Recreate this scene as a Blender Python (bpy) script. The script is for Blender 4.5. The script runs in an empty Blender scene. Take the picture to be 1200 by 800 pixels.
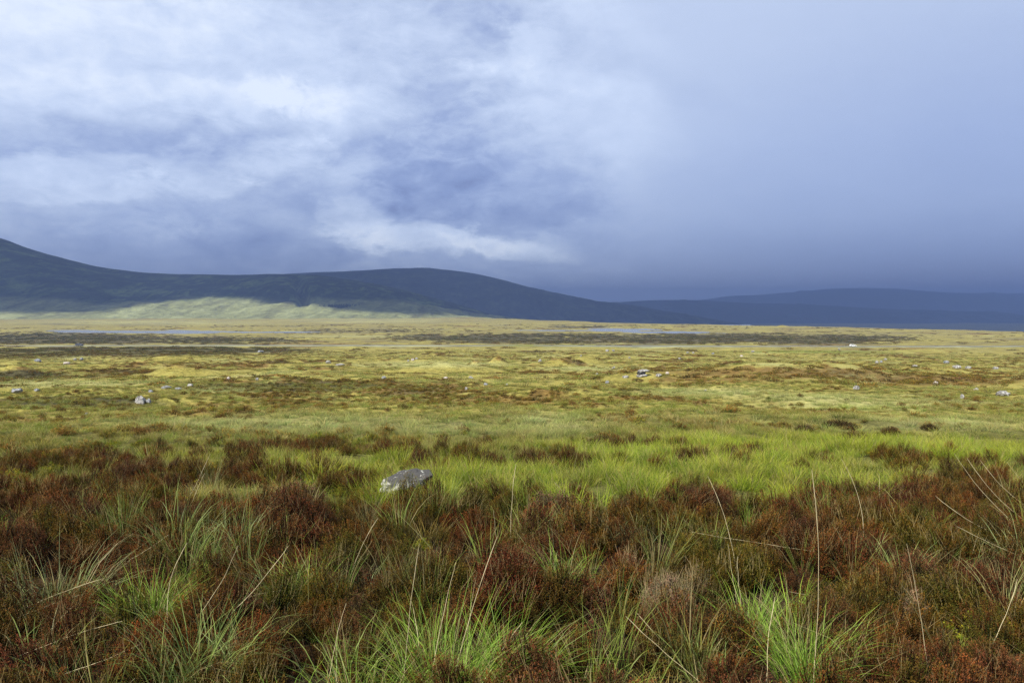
import bpy, math, random
import numpy as np

R = math.radians
random.seed(7)
rng = np.random.default_rng(11)
S = bpy.context.scene
C = S.collection

# ------------------------------------------------------------------ camera
EYE = 1.65
F = 900.0                       # focal length in pixels of the 1200 px photograph
PITCH = math.atan(40 / F)
cd = bpy.data.cameras.new('camera'); cam = bpy.data.objects.new('camera', cd); C.objects.link(cam)
cam.location = (0, 0, EYE); cam.rotation_euler = (math.pi / 2 - PITCH, 0, 0)
cd.sensor_width = 36; cd.lens = 27; cd.clip_start = 0.05; cd.clip_end = 60000
S.camera = cam

# ------------------------------------------------------------------ render / exposure
S.render.engine = 'CYCLES'
S.view_settings.view_transform = 'Standard'; S.view_settings.look = 'None'
S.view_settings.gamma = 1; S.view_settings.use_curve_mapping = False
S.view_settings.exposure = 0.75
cy = S.cycles
cy.use_denoising = True
try: cy.denoiser = 'OPENIMAGEDENOISE'; cy.denoising_input_passes = 'RGB_ALBEDO_NORMAL'; cy.denoising_prefilter = 'NONE'
except Exception: pass
cy.max_bounces = 4; cy.diffuse_bounces = 2; cy.glossy_bounces = 2; cy.transmission_bounces = 2
cy.volume_bounces = 0; cy.transparent_max_bounces = 8
cy.use_adaptive_sampling = True; cy.adaptive_threshold = 0.008
cy.sample_clamp_indirect = 4

# ------------------------------------------------------------------ sun
SUN_EL, SUN_AZ = R(43), R(222)            # azimuth clockwise from +Y: behind the camera, to the left
sdir = np.array([math.sin(SUN_AZ) * math.cos(SUN_EL), math.cos(SUN_AZ) * math.cos(SUN_EL), math.sin(SUN_EL)])
sl = bpy.data.lights.new('sun', 'SUN'); sun = bpy.data.objects.new('sun', sl); C.objects.link(sun)
sl.energy = 4.2; sl.angle = R(1.0); sl.color = (1.0, 0.95, 0.84)
from mathutils import Vector
sun.rotation_euler = Vector(sdir).to_track_quat('Z', 'Y').to_euler()

# ------------------------------------------------------------------ node helpers
class NT:
    def __init__(s, tree):
        s.t = tree; s.n = tree.nodes; s.l = tree.links
    def node(s, typ, **kw):
        n = s.n.new(typ)
        for k, v in kw.items(): setattr(n, k, v)
        return n
    def put(s, sock, v):
        if hasattr(v, 'is_output') or hasattr(v, 'links'): s.l.new(v, sock)
        else:
            if sock.type == 'RGBA' and len(v) == 3: v = (*v, 1)
            sock.default_value = v
    def m(s, op, a, b=None, c=None, clamp=False):
        n = s.node('ShaderNodeMath', operation=op, use_clamp=clamp)
        s.put(n.inputs[0], a)
        if b is not None: s.put(n.inputs[1], b)
        if c is not None: s.put(n.inputs[2], c)
        return n.outputs[0]
    def mix(s, f, a, b, blend='MIX'):
        n = s.node('ShaderNodeMix', data_type='RGBA', blend_type=blend)
        s.put(n.inputs[0], f); s.put(n.inputs[6], a); s.put(n.inputs[7], b)
        return n.outputs[2]
    def noise(s, vec, scale, detail=4, rough=0.55, dist=0.0, dim='3D', w=None, col=False):
        n = s.node('ShaderNodeTexNoise', noise_dimensions=dim)
        s.l.new(vec, n.inputs['Vector'])
        n.inputs['Scale'].default_value = scale; n.inputs['Detail'].default_value = detail
        n.inputs['Roughness'].default_value = rough; n.inputs['Distortion'].default_value = dist
        if w is not None: n.inputs['W'].default_value = w
        return n.outputs['Color' if col else 'Fac']
    def rng(s, v, a, b, c=0.0, d=1.0, smooth=False):
        n = s.node('ShaderNodeMapRange', clamp=True)
        if smooth: n.interpolation_type = 'SMOOTHSTEP'
        s.put(n.inputs[0], v)
        for i, x in enumerate((a, b, c, d)): n.inputs[i + 1].default_value = x
        return n.outputs[0]
    def ramp(s, v, stops, interp='LINEAR'):
        n = s.node('ShaderNodeValToRGB'); s.put(n.inputs[0], v)
        e = n.color_ramp.elements; n.color_ramp.interpolation = interp
        while len(e) < len(stops): e.new(0.5)
        for i, (p, c) in enumerate(stops): e[i].position = p; e[i].color = (*c, 1)
        return n.outputs[0]

def srgb(r, g, b):
    return tuple(((c / 255) / 12.92 if c / 255 <= 0.04045 else ((c / 255 + 0.055) / 1.055) ** 2.4) for c in (r, g, b))

# ------------------------------------------------------------------ world: sky seen through a broken cloud deck
W = bpy.data.worlds.new('World'); S.world = W; W.use_nodes = True
W.node_tree.nodes.clear(); w = NT(W.node_tree)
geo = w.node('ShaderNodeTexCoord')
D = geo.outputs['Generated']
sep = w.node('ShaderNodeSeparateXYZ'); w.l.new(D, sep.inputs[0])
x_, y_, z_ = sep.outputs
az = w.m('ARCTAN2', x_, y_)
el = w.m('ARCTAN2', z_, w.m('SQRT', w.m('ADD', w.m('MULTIPLY', x_, x_), w.m('MULTIPLY', y_, y_))))
comb = w.node('ShaderNodeCombineXYZ'); w.put(comb.inputs[0], az); w.put(comb.inputs[1], w.m('MULTIPLY', el, 1.0))
AE = comb.outputs[0]
stretch = w.node('ShaderNodeMapping'); w.l.new(AE, stretch.inputs[0]); stretch.inputs['Scale'].default_value = (1, 1.9, 1)
ST = stretch.outputs[0]
# warp of the cloud layout
wn = w.noise(ST, 5.0, 5, 0.6, col=True)
wv = w.node('ShaderNodeVectorMath', operation='SUBTRACT'); w.l.new(wn, wv.inputs[0]); wv.inputs[1].default_value = (0.5, 0.5, 0.5)
ws = w.node('ShaderNodeVectorMath', operation='MULTIPLY'); w.l.new(wv.outputs[0], ws.inputs[0]); ws.inputs[1].default_value = (0.13, 0.07, 0)
wa = w.node('ShaderNodeVectorMath', operation='ADD'); w.l.new(AE, wa.inputs[0]); w.l.new(ws.outputs[0], wa.inputs[1])
WP = wa.outputs[0]
def ae(px, py):
    a = math.atan((px - 600) / F); e = math.atan((360 - py) / F * math.cos(a)); return a, e
# (px, py, half width, half height, rotation deg, amount)
BLOBS = [
 (60, 178, 190, 34, 4, -.20), (40, 205, 120, 22, 0, -.16), (220, 150, 200, 30, -3, -.10), (160, 245, 170, 30, 8, -.02),
 (575, 225, 140, 58, -6, -.18), (610, 262, 90, 24, 8, -.16), (480, 235, 110, 40, 20, -.14), (335, 262, 130, 46, 0, -.14),
 (540, 118, 64, 24, 6, -.24), (460, 190, 120, 34, -12, -.12), (240, 305, 210, 40, 0, -.14), (640, 60, 190, 26, -16, -.10),
 (300, 200, 90, 20, 10, -.12), (120, 300, 150, 30, 0, -.05), (560, 20, 160, 24, -18, -.08), (420, 150, 80, 20, 10, -.08),
 (110, 216, 140, 22, 3, .36), (40, 205, 60, 14, 0, .12), (335, 183, 60, 26, 20, .36), (390, 128, 80, 32, 0, .20), (300, 118, 90, 24, 10, .12),
 (425, 266, 55, 22, -20, .40), (500, 283, 115, 15, -3, .42), (585, 290, 90, 11, -8, .32), (612, 285, 60, 13, -8, .16), (655, 120, 130, 60, -20, .20), (690, 60, 110, 50, -20, .10),
 (160, 55, 320, 70, 0, .14), (205, 118, 150, 26, 0, .10), (860, 50, 300, 110, 0, .04), (395, 205, 40, 18, 30, .18),
 (1130, 200, 260, 160, 0, -.05), (1050, 330, 420, 60, 0, -.12), (700, 225, 60, 40, 0, .06),
]
turb0 = w.rng(az, R(0), R(14), 1.0, 0.12, smooth=True)
rag = w.m('ADD', w.m('MULTIPLY', w.m('SUBTRACT', w.noise(ST, 13.0, 8, 0.62, 0.8), 0.5), 1.45), w.m('MULTIPLY', w.m('SUBTRACT', w.noise(ST, 40.0, 6, 0.6, 0.4), 0.5), 0.45))
rag = w.m('MULTIPLY', rag, turb0)
acc = None
for (px, py, sw, sh, rot, amt) in BLOBS:
    a, e = ae(px, py)
    mp = w.node('ShaderNodeMapping', vector_type='TEXTURE'); w.l.new(WP, mp.inputs[0])
    mp.inputs['Location'].default_value = (a, e, 0); mp.inputs['Rotation'].default_value = (0, 0, R(rot))
    mp.inputs['Scale'].default_value = (sw * 1.55 / F, sh * 1.55 / F, 1)
    g = w.node('ShaderNodeTexGradient', gradient_type='SPHERICAL'); w.l.new(mp.outputs[0], g.inputs[0])
    gf_ = g.outputs['Fac']; gf_ = w.m('ADD', gf_, w.m('MULTIPLY', rag, w.rng(gf_, 0, .3, 0, 1)))
    sm = w.rng(gf_, 0.14, 0.62, 0, amt * (.72 if amt < 0 else .72), smooth=True)
    acc = sm if acc is None else w.m('ADD', acc, sm)
# broad gradient: dim blue rain to the right, lighter high up and to the left
base = w.rng(el, R(0), R(22), 0.43, 0.69)
right = w.rng(az, R(2), R(34), 0, 1, smooth=True)
base = w.m('SUBTRACT', base, w.m('MULTIPLY', right, w.m('ADD', w.rng(el, R(1), R(18), 0.14, 0.06), w.rng(el, R(-1), R(6), 0.10, 0.0, smooth=True))))
left = w.rng(az, R(-36), R(-4), 1, 0, smooth=True)
base = w.m('ADD', base, w.m('MULTIPLY', left, w.rng(el, R(4), R(18), 0.02, 0.24)))
over = w.rng(el, R(24), R(50), 0, 0.22, smooth=True)
base = w.m('ADD', base, over)
# billows
turb = w.rng(az, R(0), R(14), 1.0, 0.08, smooth=True)
n1 = w.m('MULTIPLY', w.m('SUBTRACT', w.noise(ST, 8.0, 9, 0.60, 0.5), 0.5), 0.50)
n2 = w.m('MULTIPLY', w.m('SUBTRACT', w.noise(ST, 24.0, 8, 0.62, 0.3), 0.5), 0.44)
bil = w.m('MULTIPLY', w.m('ADD', n1, n2), turb)
soft = w.m('MULTIPLY', w.m('SUBTRACT', w.noise(ST, 2.6, 3, 0.5), 0.5), 0.10)
lum = w.m('ADD', w.m('ADD', w.m('ADD', base, acc), bil), soft, clamp=True)
ccol = w.ramp(lum, [(0.0, srgb(92, 102, 148)), (0.2, srgb(126, 142, 185)), (0.42, srgb(152, 167, 203)), (0.62, srgb(180, 193, 220)), (0.82, srgb(200, 212, 235)), (1.0, srgb(224, 232, 246))])
sky = w.node('ShaderNodeTexSky', sky_type='NISHITA'); sky.sun_disc = False
sky.sun_elevation = SUN_EL; sky.sun_rotation = SUN_AZ
skyd = w.mix(1.0, sky.outputs[0], (0.09, 0.09, 0.09), 'MULTIPLY')
cc = w.mix(1.0, ccol, (0.70, 0.71, 0.72), 'MULTIPLY')
veil = w.mix(0.93, skyd, cc)
bg = w.node('ShaderNodeBackground'); w.l.new(veil, bg.inputs[0]); bg.inputs[1].default_value = 1.0
wo = w.node('ShaderNodeOutputWorld'); w.l.new(bg.outputs[0], wo.inputs[0])
W.cycles.sampling_method = 'MANUAL'; W.cycles.sample_map_resolution = 512

# ------------------------------------------------------------------ numpy noise
_perm = rng.permutation(4096)
def _grad(ix, iy, seed):
    h = _perm[(ix + seed * 131) & 4095]; h = _perm[(h + iy) & 4095]
    a = h * (2 * math.pi / 4096.0)
    return np.cos(a), np.sin(a)
def perlin(x, y, seed=0):
    x = np.asarray(x, float) + 913.3; y = np.asarray(y, float) + 377.7
    ix = np.floor(x).astype(np.int64); iy = np.floor(y).astype(np.int64); fx = x - ix; fy = y - iy
    u = fx * fx * fx * (fx * (fx * 6 - 15) + 10); v = fy * fy * fy * (fy * (fy * 6 - 15) + 10)
    def dot(i, j):
        gx, gy = _grad(ix + i, iy + j, seed); return gx * (fx - i) + gy * (fy - j)
    a = dot(0, 0) * (1 - u) + dot(1, 0) * u; b = dot(0, 1) * (1 - u) + dot(1, 1) * u
    return (a * (1 - v) + b * v) * 1.5
def fbm(x, y, lam, octaves=4, seed=0, gain=0.5):
    o = 0; amp = 1; tot = 0
    for i in range(octaves):
        o = o + amp * perlin(np.asarray(x) / lam, np.asarray(y) / lam, seed + i); tot += amp; amp *= gain; lam *= 0.5
    return o / tot
def sstep(a, b, x):
    t = np.clip((np.asarray(x, float) - a) / (b - a), 0, 1); return t * t * (3 - 2 * t)

# ------------------------------------------------------------------ terrain height
_pd = np.array([.5, 2, 5, 8, 12, 20, 35, 80, 180, 300, 400, 480, 560, 700, 850, 1000, 30000.])
_pv = np.array([1.65, 1.65, 1.68, 1.86, 2.25, 3.05, 4.5, 7.6, 12.8, 17.6, 21.0, 23.4, 25.4, 27.2, 27.8, 27.9, 28.])
_lg = np.linspace(math.log(.5), math.log(30000), 3000)
_tab = np.interp(_lg, np.log(_pd), _pv)
_k = np.hanning(121); _k /= _k.sum()
_tab = np.convolve(np.pad(_tab, 60, mode='edge'), _k, mode='valid')
WATER = EYE - 28.0
CRX = [300, 430, 500, 600, 700, 800, 900, 1000, 1100, 1200, 1400]
CRY = [6000, 3600, 2450, 1800, 1400, 1270, 1150, 1050, 950, 880, 780]
def topx(x, y):
    Y = np.maximum(y, 1e-3); return np.where(y > 0.01, 600 + F * x / Y, 9999.)
def topy(x, y, z):
    Y = np.maximum(y, 1e-3); return 360 + F * (EYE - z) / Y
# mounds: (px, py of middle, width px, length m factor of width, height m)
MOUNDS = [(205, 424, 90, .5, 1.5), (215, 438, 110, .45, .9), (90, 466, 190, .5, .55), (300, 452, 230, .35, .5), (545, 412, 0, 0, 0),
          (930, 443, 330, .35, 1.35), (1080, 440, 260, .35, .9), (745, 446, 120, .4, .35), (660, 428, 60, .6, .8), (583, 426, 22, .9, 1.0), (556, 428, 26, .9, .8),
          (520, 436, 130, .4, .7), (690, 427, 50, .7, .9), (15, 440, 70, .4, 1.1), (640, 470, 230, .3, .28), (250, 488, 260, .3, .22), (1010, 500, 200, .4, .12), (880, 478, 260, .3, -.2),
          (528, 393.5, 32, 1.0, 2.6), (560, 395, 60, .8, 1.6), (680, 382, 34, .7, 4.2), (675, 383, 90, .5, 2.6), (715, 384.3, 30, .8, 2.2), (918, 384, 22, .8, 2.6),
          (620, 396, 160, .4, 1.2), (735, 392.5, 70, .5, 1.4), (880, 398, 240, .4, 1.0), (60, 399, 200, .3, .6), (450, 380, 160, .5, 1.0)]
def base_drop(d): return np.interp(np.log(np.maximum(d, .5)), _lg, _tab)
def _ydist(px, py):
    Ys = np.exp(np.linspace(math.log(2), math.log(3000), 3000)); x = (px - 600) / F * Ys
    v = 360 + F * base_drop(np.hypot(x * .5, Ys)) / Ys
    i = np.argmin(np.abs(v - py)); return Ys[i]
_M = []
for (px, py, wpx, lf, h) in MOUNDS:
    if not wpx: continue
    Y = _ydist(px, py); wx = wpx * Y / F / 2; _M.append(((px - 600) / F * Y, Y, wx, max(wx * lf * 2.0, wx * .5), h * (1.5 if Y < 400 else 1.15)))
LAKES = [(155, 388.6, 100, 2.0, 1), (90, 387.4, 36, .9, 1), (215, 390.0, 40, 1.4, 1), (290, 389.4, 22, .7, 1), (340, 389.2, 34, .8, 1), (260, 389.0, 18, .5, 1),
         (735, 387.0, 45, 1.8, 1), (775, 389.3, 50, 1.4, 1), (712, 385.6, 22, 1.3, 1), (660, 387.2, 50, .6, 1), (815, 390.6, 36, .7, 1)]
ISLES = [(133, 386.8, 20, .7), (175, 387.0, 24, .6), (161, 391.5, 14, .8), (135, 392.3, 10, .6), (120, 390.6, 8, .3), (770, 387.6, 22, .6)]
def lake_mask(x, y):
    Y = np.maximum(y, 1.); px = 600 + F * x / Y; py = 360 + F * 28.0 / Y
    nz = fbm(x, y, 90, 3, 41) * .55
    m = np.full(np.shape(x), -9.)
    for (a, b, sw, sh, _) in LAKES:
        m = np.maximum(m, 1 - np.sqrt(((px - a) / sw) ** 2 + ((py - b) / sh) ** 2) + nz)
    for (a, b, sw, sh) in ISLES:
        m = np.minimum(m, np.sqrt(((px - a) / sw) ** 2 + ((py - b) / sh) ** 2) - 1)
    return np.where((y > 500) & (y < 1600), m, -9.)
# road centre line: Y as a function of px, converted to world
ROADP = [(-500, 470), (-200, 462), (0, 455), (150, 449), (300, 440), (450, 432), (600, 425), (750, 420), (900, 418), (1000, 418), (1080, 424), (1170, 440), (1400, 480), (1700, 560)]
_rp = np.array([((p - 600) / F * Y, Y) for p, Y in ROADP])
_rx = np.linspace(_rp[0, 0], _rp[-1, 0], 500)
_ry = np.interp(_rx, _rp[:, 0], _rp[:, 1]); _ry = np.convolve(np.pad(_ry, 20, mode='edge'), np.ones(41) / 41, 'valid')
def road_y(x): return np.interp(x, _rx, _ry)
def H0(x, y):
    x = np.asarray(x, float); y = np.asarray(y, float)
    r = np.hypot(x, y); d = np.where(y > 0, np.hypot(x * .5, y), np.hypot(x, y) * .6 + np.hypot(x * .5, y) * .4)
    drop = base_drop(d)
    drop = np.where(y < 0, drop * .35 + 1.65 * .65, drop) if True else drop
    z = EYE - drop
    px = topx(x, y)
    for (mx, my, wx, wy, h) in _M:
        q = ((x - mx) / wx) ** 2 + ((y - my) / wy) ** 2
        z = z + h * np.exp(-q * 1.6) * (1 + .5 * fbm(x, y, wx * .8, 2, 77)) * (q < 9)
    far = 1 - sstep(500, 800, r) * .45
    z = z + fbm(x, y, 60, 4, 1) * 2.0 * sstep(60, 260, r) * far
    z = z + fbm(x, y, 22, 4, 5) * .9 * sstep(12, 60, r) * far
    z = z + fbm(x, y, 6.5, 3, 9) * .30 * sstep(5, 18, r)
    z = z + fbm(x, y, 1.6, 3, 13) * (.07 + .09 * sstep(5, 12, r))
    # far plain: gently broken
    z = z + fbm(x, y, 240, 3, 21) * 1.6 * sstep(1000, 1500, r)
    # valley hidden behind the crest at the far right
    Yc = np.interp(px, CRX, CRY)
    k = sstep(0, 1, (y - Yc) / (.55 * Yc)) * (y > 100) * sstep(380, 460, px) 
    z = z - 150 * k
    # lakes
    m = lake_mask(x, y)
    floor = WATER + .35 + np.clip(z - (EYE - 27.9), -.2, 9) * .8 + np.abs(fbm(x, y, 60, 2, 33)) * .5
    inl = (y > 700) & (y < 1500)
    z = np.where(inl & (k <= 0), np.where(m > 0, WATER - .25 - m, np.minimum(np.maximum(z, WATER + .12), WATER + .12 + 3.2 * (-m) + 10 * (m < -1.5))), z)
    # road bed
    ry = road_y(x); dr = np.abs(y - ry); bed = EYE - base_drop(np.hypot(x * .5, ry)) + .55
    t = (1 - sstep(4.2, 13, dr)) * (y > 200) * (r < 1400)
    z = z * (1 - t) + (bed - .12) * t
    # stays dry elsewhere
    return z

# hills: ridge line in the photograph's columns, each with its own distance
HILLS = {
 'hill': dict(Y0=1750, Y1=2900, Y2=4200, foot=-28, pw=1.55, r=[(-900, 310), (-600, 280), (-300, 262), (-120, 263), (0, 277), (15, 284), (40, 293), (70, 301), (100, 309), (130, 315), (170, 320), (210, 321.5), (270, 322), (330, 321), (380, 323), (430, 331), (480, 341), (520, 352), (560, 364), (620, 380)]),
 'middle_hill': dict(Y0=4000, Y1=6300, Y2=7600, foot=-34, pw=1.15, r=[(100, 352), (200, 336), (280, 325), (350, 320), (400, 318.5), (440, 316.5), (475, 313.5), (500, 314.5), (540, 318.5), (580, 325), (600, 331), (630, 339.5), (660, 347), (700, 353), (740, 358), (790, 366), (860, 378), (950, 392)]),
 'low_hill': dict(Y0=7800, Y1=10200, Y2=11300, foot=-90, pw=1.0, r=[(500, 372), (600, 362), (680, 356), (740, 353), (780, 351), (820, 351.5), (860, 354), (920, 357), (1000, 360), (1100, 364), (1250, 372), (1500, 380)]),
 'distant_hill': dict(Y0=11400, Y1=14000, Y2=15200, foot=-80, pw=1.0, r=[(650, 366), (760, 358), (820, 352), (860, 345.5), (890, 346), (930, 343.5), (960, 340), (1010, 337), (1060, 339), (1110, 343), (1160, 345), (1250, 343), (1400, 335), (1700, 350), (2100, 360)]),
}
def hill_z(hn, px, Y):
    h = HILLS[hn]; xs = [p for p, _ in h['r']]; ys = [q for _, q in h['r']]
    rp = np.interp(px, xs, ys)
    for o in (14, -14): rp = rp + np.interp(px + o, xs, ys)
    rp = rp / 3
    t = (Y - h['Y0']) / (h['Y1'] - h['Y0'])
    zr = (360 - rp) / F * h['Y1'] + EYE
    tt = np.clip(t, 0, 1)
    up = h['foot'] - 6 + (zr - h['foot'] + 6) * (tt ** h['pw'] * (1 - .45 * tt) / .55)
    tb = np.clip((Y - h['Y1']) / (h['Y2'] - h['Y1']), 0, 1)
    z = np.where(t <= 1, up, zr - (np.maximum(zr - h['foot'], 0) + 90) * tb ** 1.2)
    return z, tt, tb
def hill_H(hn, x, Y):
    px = 600 + F * x / Y
    z, tt, tb = hill_z(hn, px, Y)
    z = z - (150 if hn != 'hill' else 0) * sstep(400, 520, px) * (1 - sstep(.0, .8, tt))
    s = HILLS[hn]['Y1'] / 3000
    env = np.sin(np.clip(tt, 0, 1) * math.pi) * (tb <= 0)
    z = z + env * (fbm(x, Y, 420 * s, 6, 51, .6) * 40 * s)
    z = z + env * -np.abs(fbm(x, Y * .35, 210 * s, 3, 58, .5)) * 10 * s
    if hn == 'hill':                           # gully at the right shoulder
        gx = 352 + 5 * np.sin(Y / 160)
        z = z - 42 * np.exp(-((px - gx) / 6.5) ** 2) * sstep(.22, .5, tt) * (1 - sstep(.8, 1, tt)) 
    z = z + (1 - env) * fbm(x, Y, 160 * s, 3, 60) * 2.5 * s * (tt > .3)
    return z
def H(x, y): return H0(x, y)
def Hall(x, y):
    z = H0(x, y)
    for hn in HILLS:
        h = HILLS[hn]; ok = (y > h['Y0']) & (y < h['Y2'])
        z = np.where(ok, np.maximum(z, hill_H(hn, x, np.maximum(y, 10.))), z)
    return z
_YS = np.exp(np.linspace(math.log(1.5), math.log(14500), 9000))
def at(px, py, lift=0., fn=None):
    """ground point seen at this pixel of the photograph"""
    k = (360 - py) / F
    x = (px - 600) / F * _YS
    z = (fn or H)(x, _YS) + lift
    hit = np.nonzero(z >= EYE + k * _YS)[0]
    i = hit[0] if len(hit) else int(np.argmin(np.abs(z - EYE - k * _YS)))
    return float(x[i]), float(_YS[i]), float(z[i] - lift)

# ------------------------------------------------------------------ vegetation zones (fractions in 0..1)
EDGE = ([-400, 0, 60, 140, 200, 300, 380, 450, 520, 600, 640, 700, 760, 800, 850, 900, 960, 1000, 1100, 1200, 1600],
        [560, 560, 565, 560, 585, 572, 578, 580, 574, 588, 600, 575, 572, 560, 566, 575, 560, 566, 558, 545, 540])
# (px, py, half w, half h, heath, dark)  patches of heath / dark bank / painted shade band
PATCH = [(90, 472, 110, 9, .4, 1.3), (15, 440, 60, 6, .2, 1.2), (320, 455, 110, 6, .3, 1.2), (215, 428, 40, 5, .7, .2), (570, 469, 150, 8, 1.2, .3), (690, 474, 60, 5, .7, .0),
         (920, 437, 170, 8, 1.2, .4), (1090, 445, 130, 8, 1.2, .3), (830, 445, 90, 6, 1.0, .2), (1120, 478, 80, 5, .6, 0), (250, 474, 60, 5, .8, 0), (360, 478, 70, 4, .7, 0),
         (100, 512, 50, 4, .9, .1), (30, 520, 40, 4, .8, .1), (705, 517, 34, 6, 1, .7), (600, 520, 40, 5, .7, .1), (805, 544, 26, 6, 1, .5), (650, 548, 40, 8, .8, .2), (985, 497, 26, 4, 1, .8),
         (925, 502, 40, 6, .8, .3), (1092, 502, 16, 4, 1, .6), (1000, 512, 40, 6, .9, .3), (1045, 506, 18, 6, .9, .3), (145, 545, 44, 9, 1, .5), (90, 540, 50, 6, .8, .4), (960, 545, 16, 9, .9, .3),
         (760, 494, 90, 5, .7, .1), (200, 520, 70, 6, .5, 0), (480, 520, 40, 3, .6, 0), (430, 480, 60, 4, .5, 0), (1120, 468, 60, 4, .7, .1), (860, 500, 40, 5, .6, .2),
         (60, 397, 170, 7, .2, 1.2), (250, 399, 130, 5, .2, 1.0), (170, 411, 200, 6, .15, 1.1), (30, 414, 110, 6, .1, 1.0), (540, 396, 90, 5, .2, 1.1), (640, 397, 140, 7, .2, 1.1), (830, 397, 200, 7, .1, 1.1), (960, 398, 120, 7, .1, 1.0),  # far dark bands: cloud shade put into the ground colour
         (430, 388, 120, 3, .2, .55), (100, 380, 120, 1.6, .2, .5), (300, 382, 140, 1.6, .3, .4), (685, 383, 34, 2.2, .1, .9), (1060, 400, 110, 6, .1, .35)]
PALE = [(510, 427, 90, 4), (690, 432, 60, 3), (830, 460, 90, 6), (960, 467, 90, 6), (1000, 475, 120, 7), (60, 450, 120, 4), (350, 500, 160, 12), (520, 505, 100, 10), (640, 500, 60, 14), (260, 458, 60, 3),
        (1100, 500, 120, 10), (230, 345, 160, 20), (180, 378, 160, 3), (430, 376, 100, 3), (900, 427, 30, 2), (420, 394, 90, 1.5), (240, 498, 120, 5)]
GREEN = [(870, 548, 150, 18), (1000, 530, 150, 20), (1130, 535, 90, 20), (720, 548, 90, 20), (620, 575, 50, 26), (560, 560, 60, 22), (380, 560, 90, 14), (840, 530, 200, 14), (960, 412, 90, 1.6), (690, 405, 160, 1.2), (480, 545, 90, 12), (820, 592, 360, 30), (500, 590, 120, 24)]
def gsum(px, py, lst, idx=None):
    o = np.zeros(np.shape(px))
    for e in lst:
        a = e[idx] if idx else 1.
        o = np.maximum(o, a * np.exp(-(((px - e[0]) / e[2]) ** 2 + ((py - e[1]) / e[3]) ** 2) ** 1.5))
    return o
def zones(x, y, z):
    px = topx(x, y); py = topy(x, y, z); r = np.hypot(x, y)
    front = y > .5
    n8 = fbm(x, y, np.float64(9.0), 4, 101, .6); n30 = fbm(x, y, 34.0, 4, 107, .6); n2 = fbm(x, y, 1.5, 3, 113, .6); n120 = fbm(x, y, 150., 4, 117, .55)
    edge = np.interp(px, *EDGE) + n2 * 26
    # at canopy height of the heather
    pyc = 360 + F * (EYE - z - .22) / np.maximum(y, .01)
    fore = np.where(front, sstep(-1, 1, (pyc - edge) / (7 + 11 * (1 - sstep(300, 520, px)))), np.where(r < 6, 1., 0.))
    w8 = 1 - sstep(150, 500, r)
    heath = sstep(.08, .40, n8 * w8 + n30 * .55 + n2 * .22 * (1 - sstep(20, 60, r)) + n120 * .5 * (1 - w8) + .03)
    heath = np.maximum(heath * np.where(r < 20, .55, 1.), sstep(.02, .30, fbm(x, y, 1.7, 3, 141)) * 1.0 * (r < 15) * (r > 5))
    heath = np.maximum(heath, .6 * sstep(.1, .4, fbm(x, y, .9, 3, 145) + .1) * (r > 5.5) * (r < 11) * (1 - sstep(420, 560, px))) 
    heath = np.maximum(heath * (1 - gsum(px, py, PALE)) * (1 - .6 * gsum(px, py, GREEN)), gsum(px + n8 * 10, py + n2 * 3, PATCH, 4) * (.75 + n2 * .6))
    dark = np.maximum(sstep(.18, .5, n30 + n8 * .3) * .5 * (1 - gsum(px, py, PALE)), gsum(px + n30 * 30 + n120 * 60, py + n30 * 2.2 * np.where(r > 300, 1, 1) + n8 * 1.2, PATCH, 5) * (.8 + n30 * .5 + n8 * .3))
    green = np.maximum(gsum(px, py, GREEN), sstep(.15, .5, fbm(x, y, 5., 3, 131)) * .6 * (r < 60))
    pale = np.maximum(gsum(px, py, PALE), sstep(.1, .5, fbm(x, y, 18., 3, 137)) * .7)
    return np.clip(fore, 0, 1), np.clip(heath, 0, 1), np.clip(dark, 0, 1), np.clip(green, 0, 1), np.clip(pale, 0, 1)

# ------------------------------------------------------------------ mesh helpers
def link(o, parent=None):
    C.objects.link(o)
    if parent: o.parent = parent
    return o
def mesh_np(name, verts, faces4=None, loops=None, starts=None, smooth=False):
    me = bpy.data.meshes.new(name); verts = np.asarray(verts, np.float32)
    me.vertices.add(len(verts)); me.vertices.foreach_set('co', verts.ravel())
    if faces4 is not None:
        f = np.asarray(faces4, np.int32); n, k = f.shape
        me.loops.add(n * k); me.loops.foreach_set('vertex_index', f.ravel())
        me.polygons.add(n); me.polygons.foreach_set('loop_start', np.arange(0, n * k, k, dtype=np.int32))
        me.polygons.foreach_set('loop_total', np.full(n, k, np.int32))
        me.update(calc_edges=True)
        me.polygons.foreach_set('use_smooth', np.full(n, smooth, bool))
    me.validate() if False else None
    me.update()
    return me
def attr(me, name, arr, typ='FLOAT'):
    a = me.attributes.new(name, typ, 'POINT')
    arr = np.asarray(arr, np.float32)
    if typ == 'FLOAT': a.data.foreach_set('value', arr.ravel())
    elif typ == 'FLOAT_VECTOR': a.data.foreach_set('vector', arr.ravel())
    elif typ == 'FLOAT_COLOR': a.data.foreach_set('color', arr.ravel())
def iattr(me, name, arr):
    a = me.attributes.new(name, 'INT', 'POINT'); a.data.foreach_set('value', np.asarray(arr, np.int32))
def new_mat(name):
    m = bpy.data.materials.new(name); m.use_nodes = True; m.node_tree.nodes.clear()
    return m, NT(m.node_tree)
def tag(o, label=None, cat=None, group=None, kind=None):
    if label: o['label'] = label
    if cat: o['category'] = cat
    if group: o['group'] = group
    if kind: o['kind'] = kind
    return o
def grid_faces(nr, nc, wrap=False):
    i = np.arange(nr - 1)[:, None]; j = np.arange(nc if wrap else nc - 1)[None, :]
    j2 = (j + 1) % nc
    return np.stack([i * nc + j, i * nc + j2, (i + 1) * nc + j2, (i + 1) * nc + j], -1).reshape(-1, 4)

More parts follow.
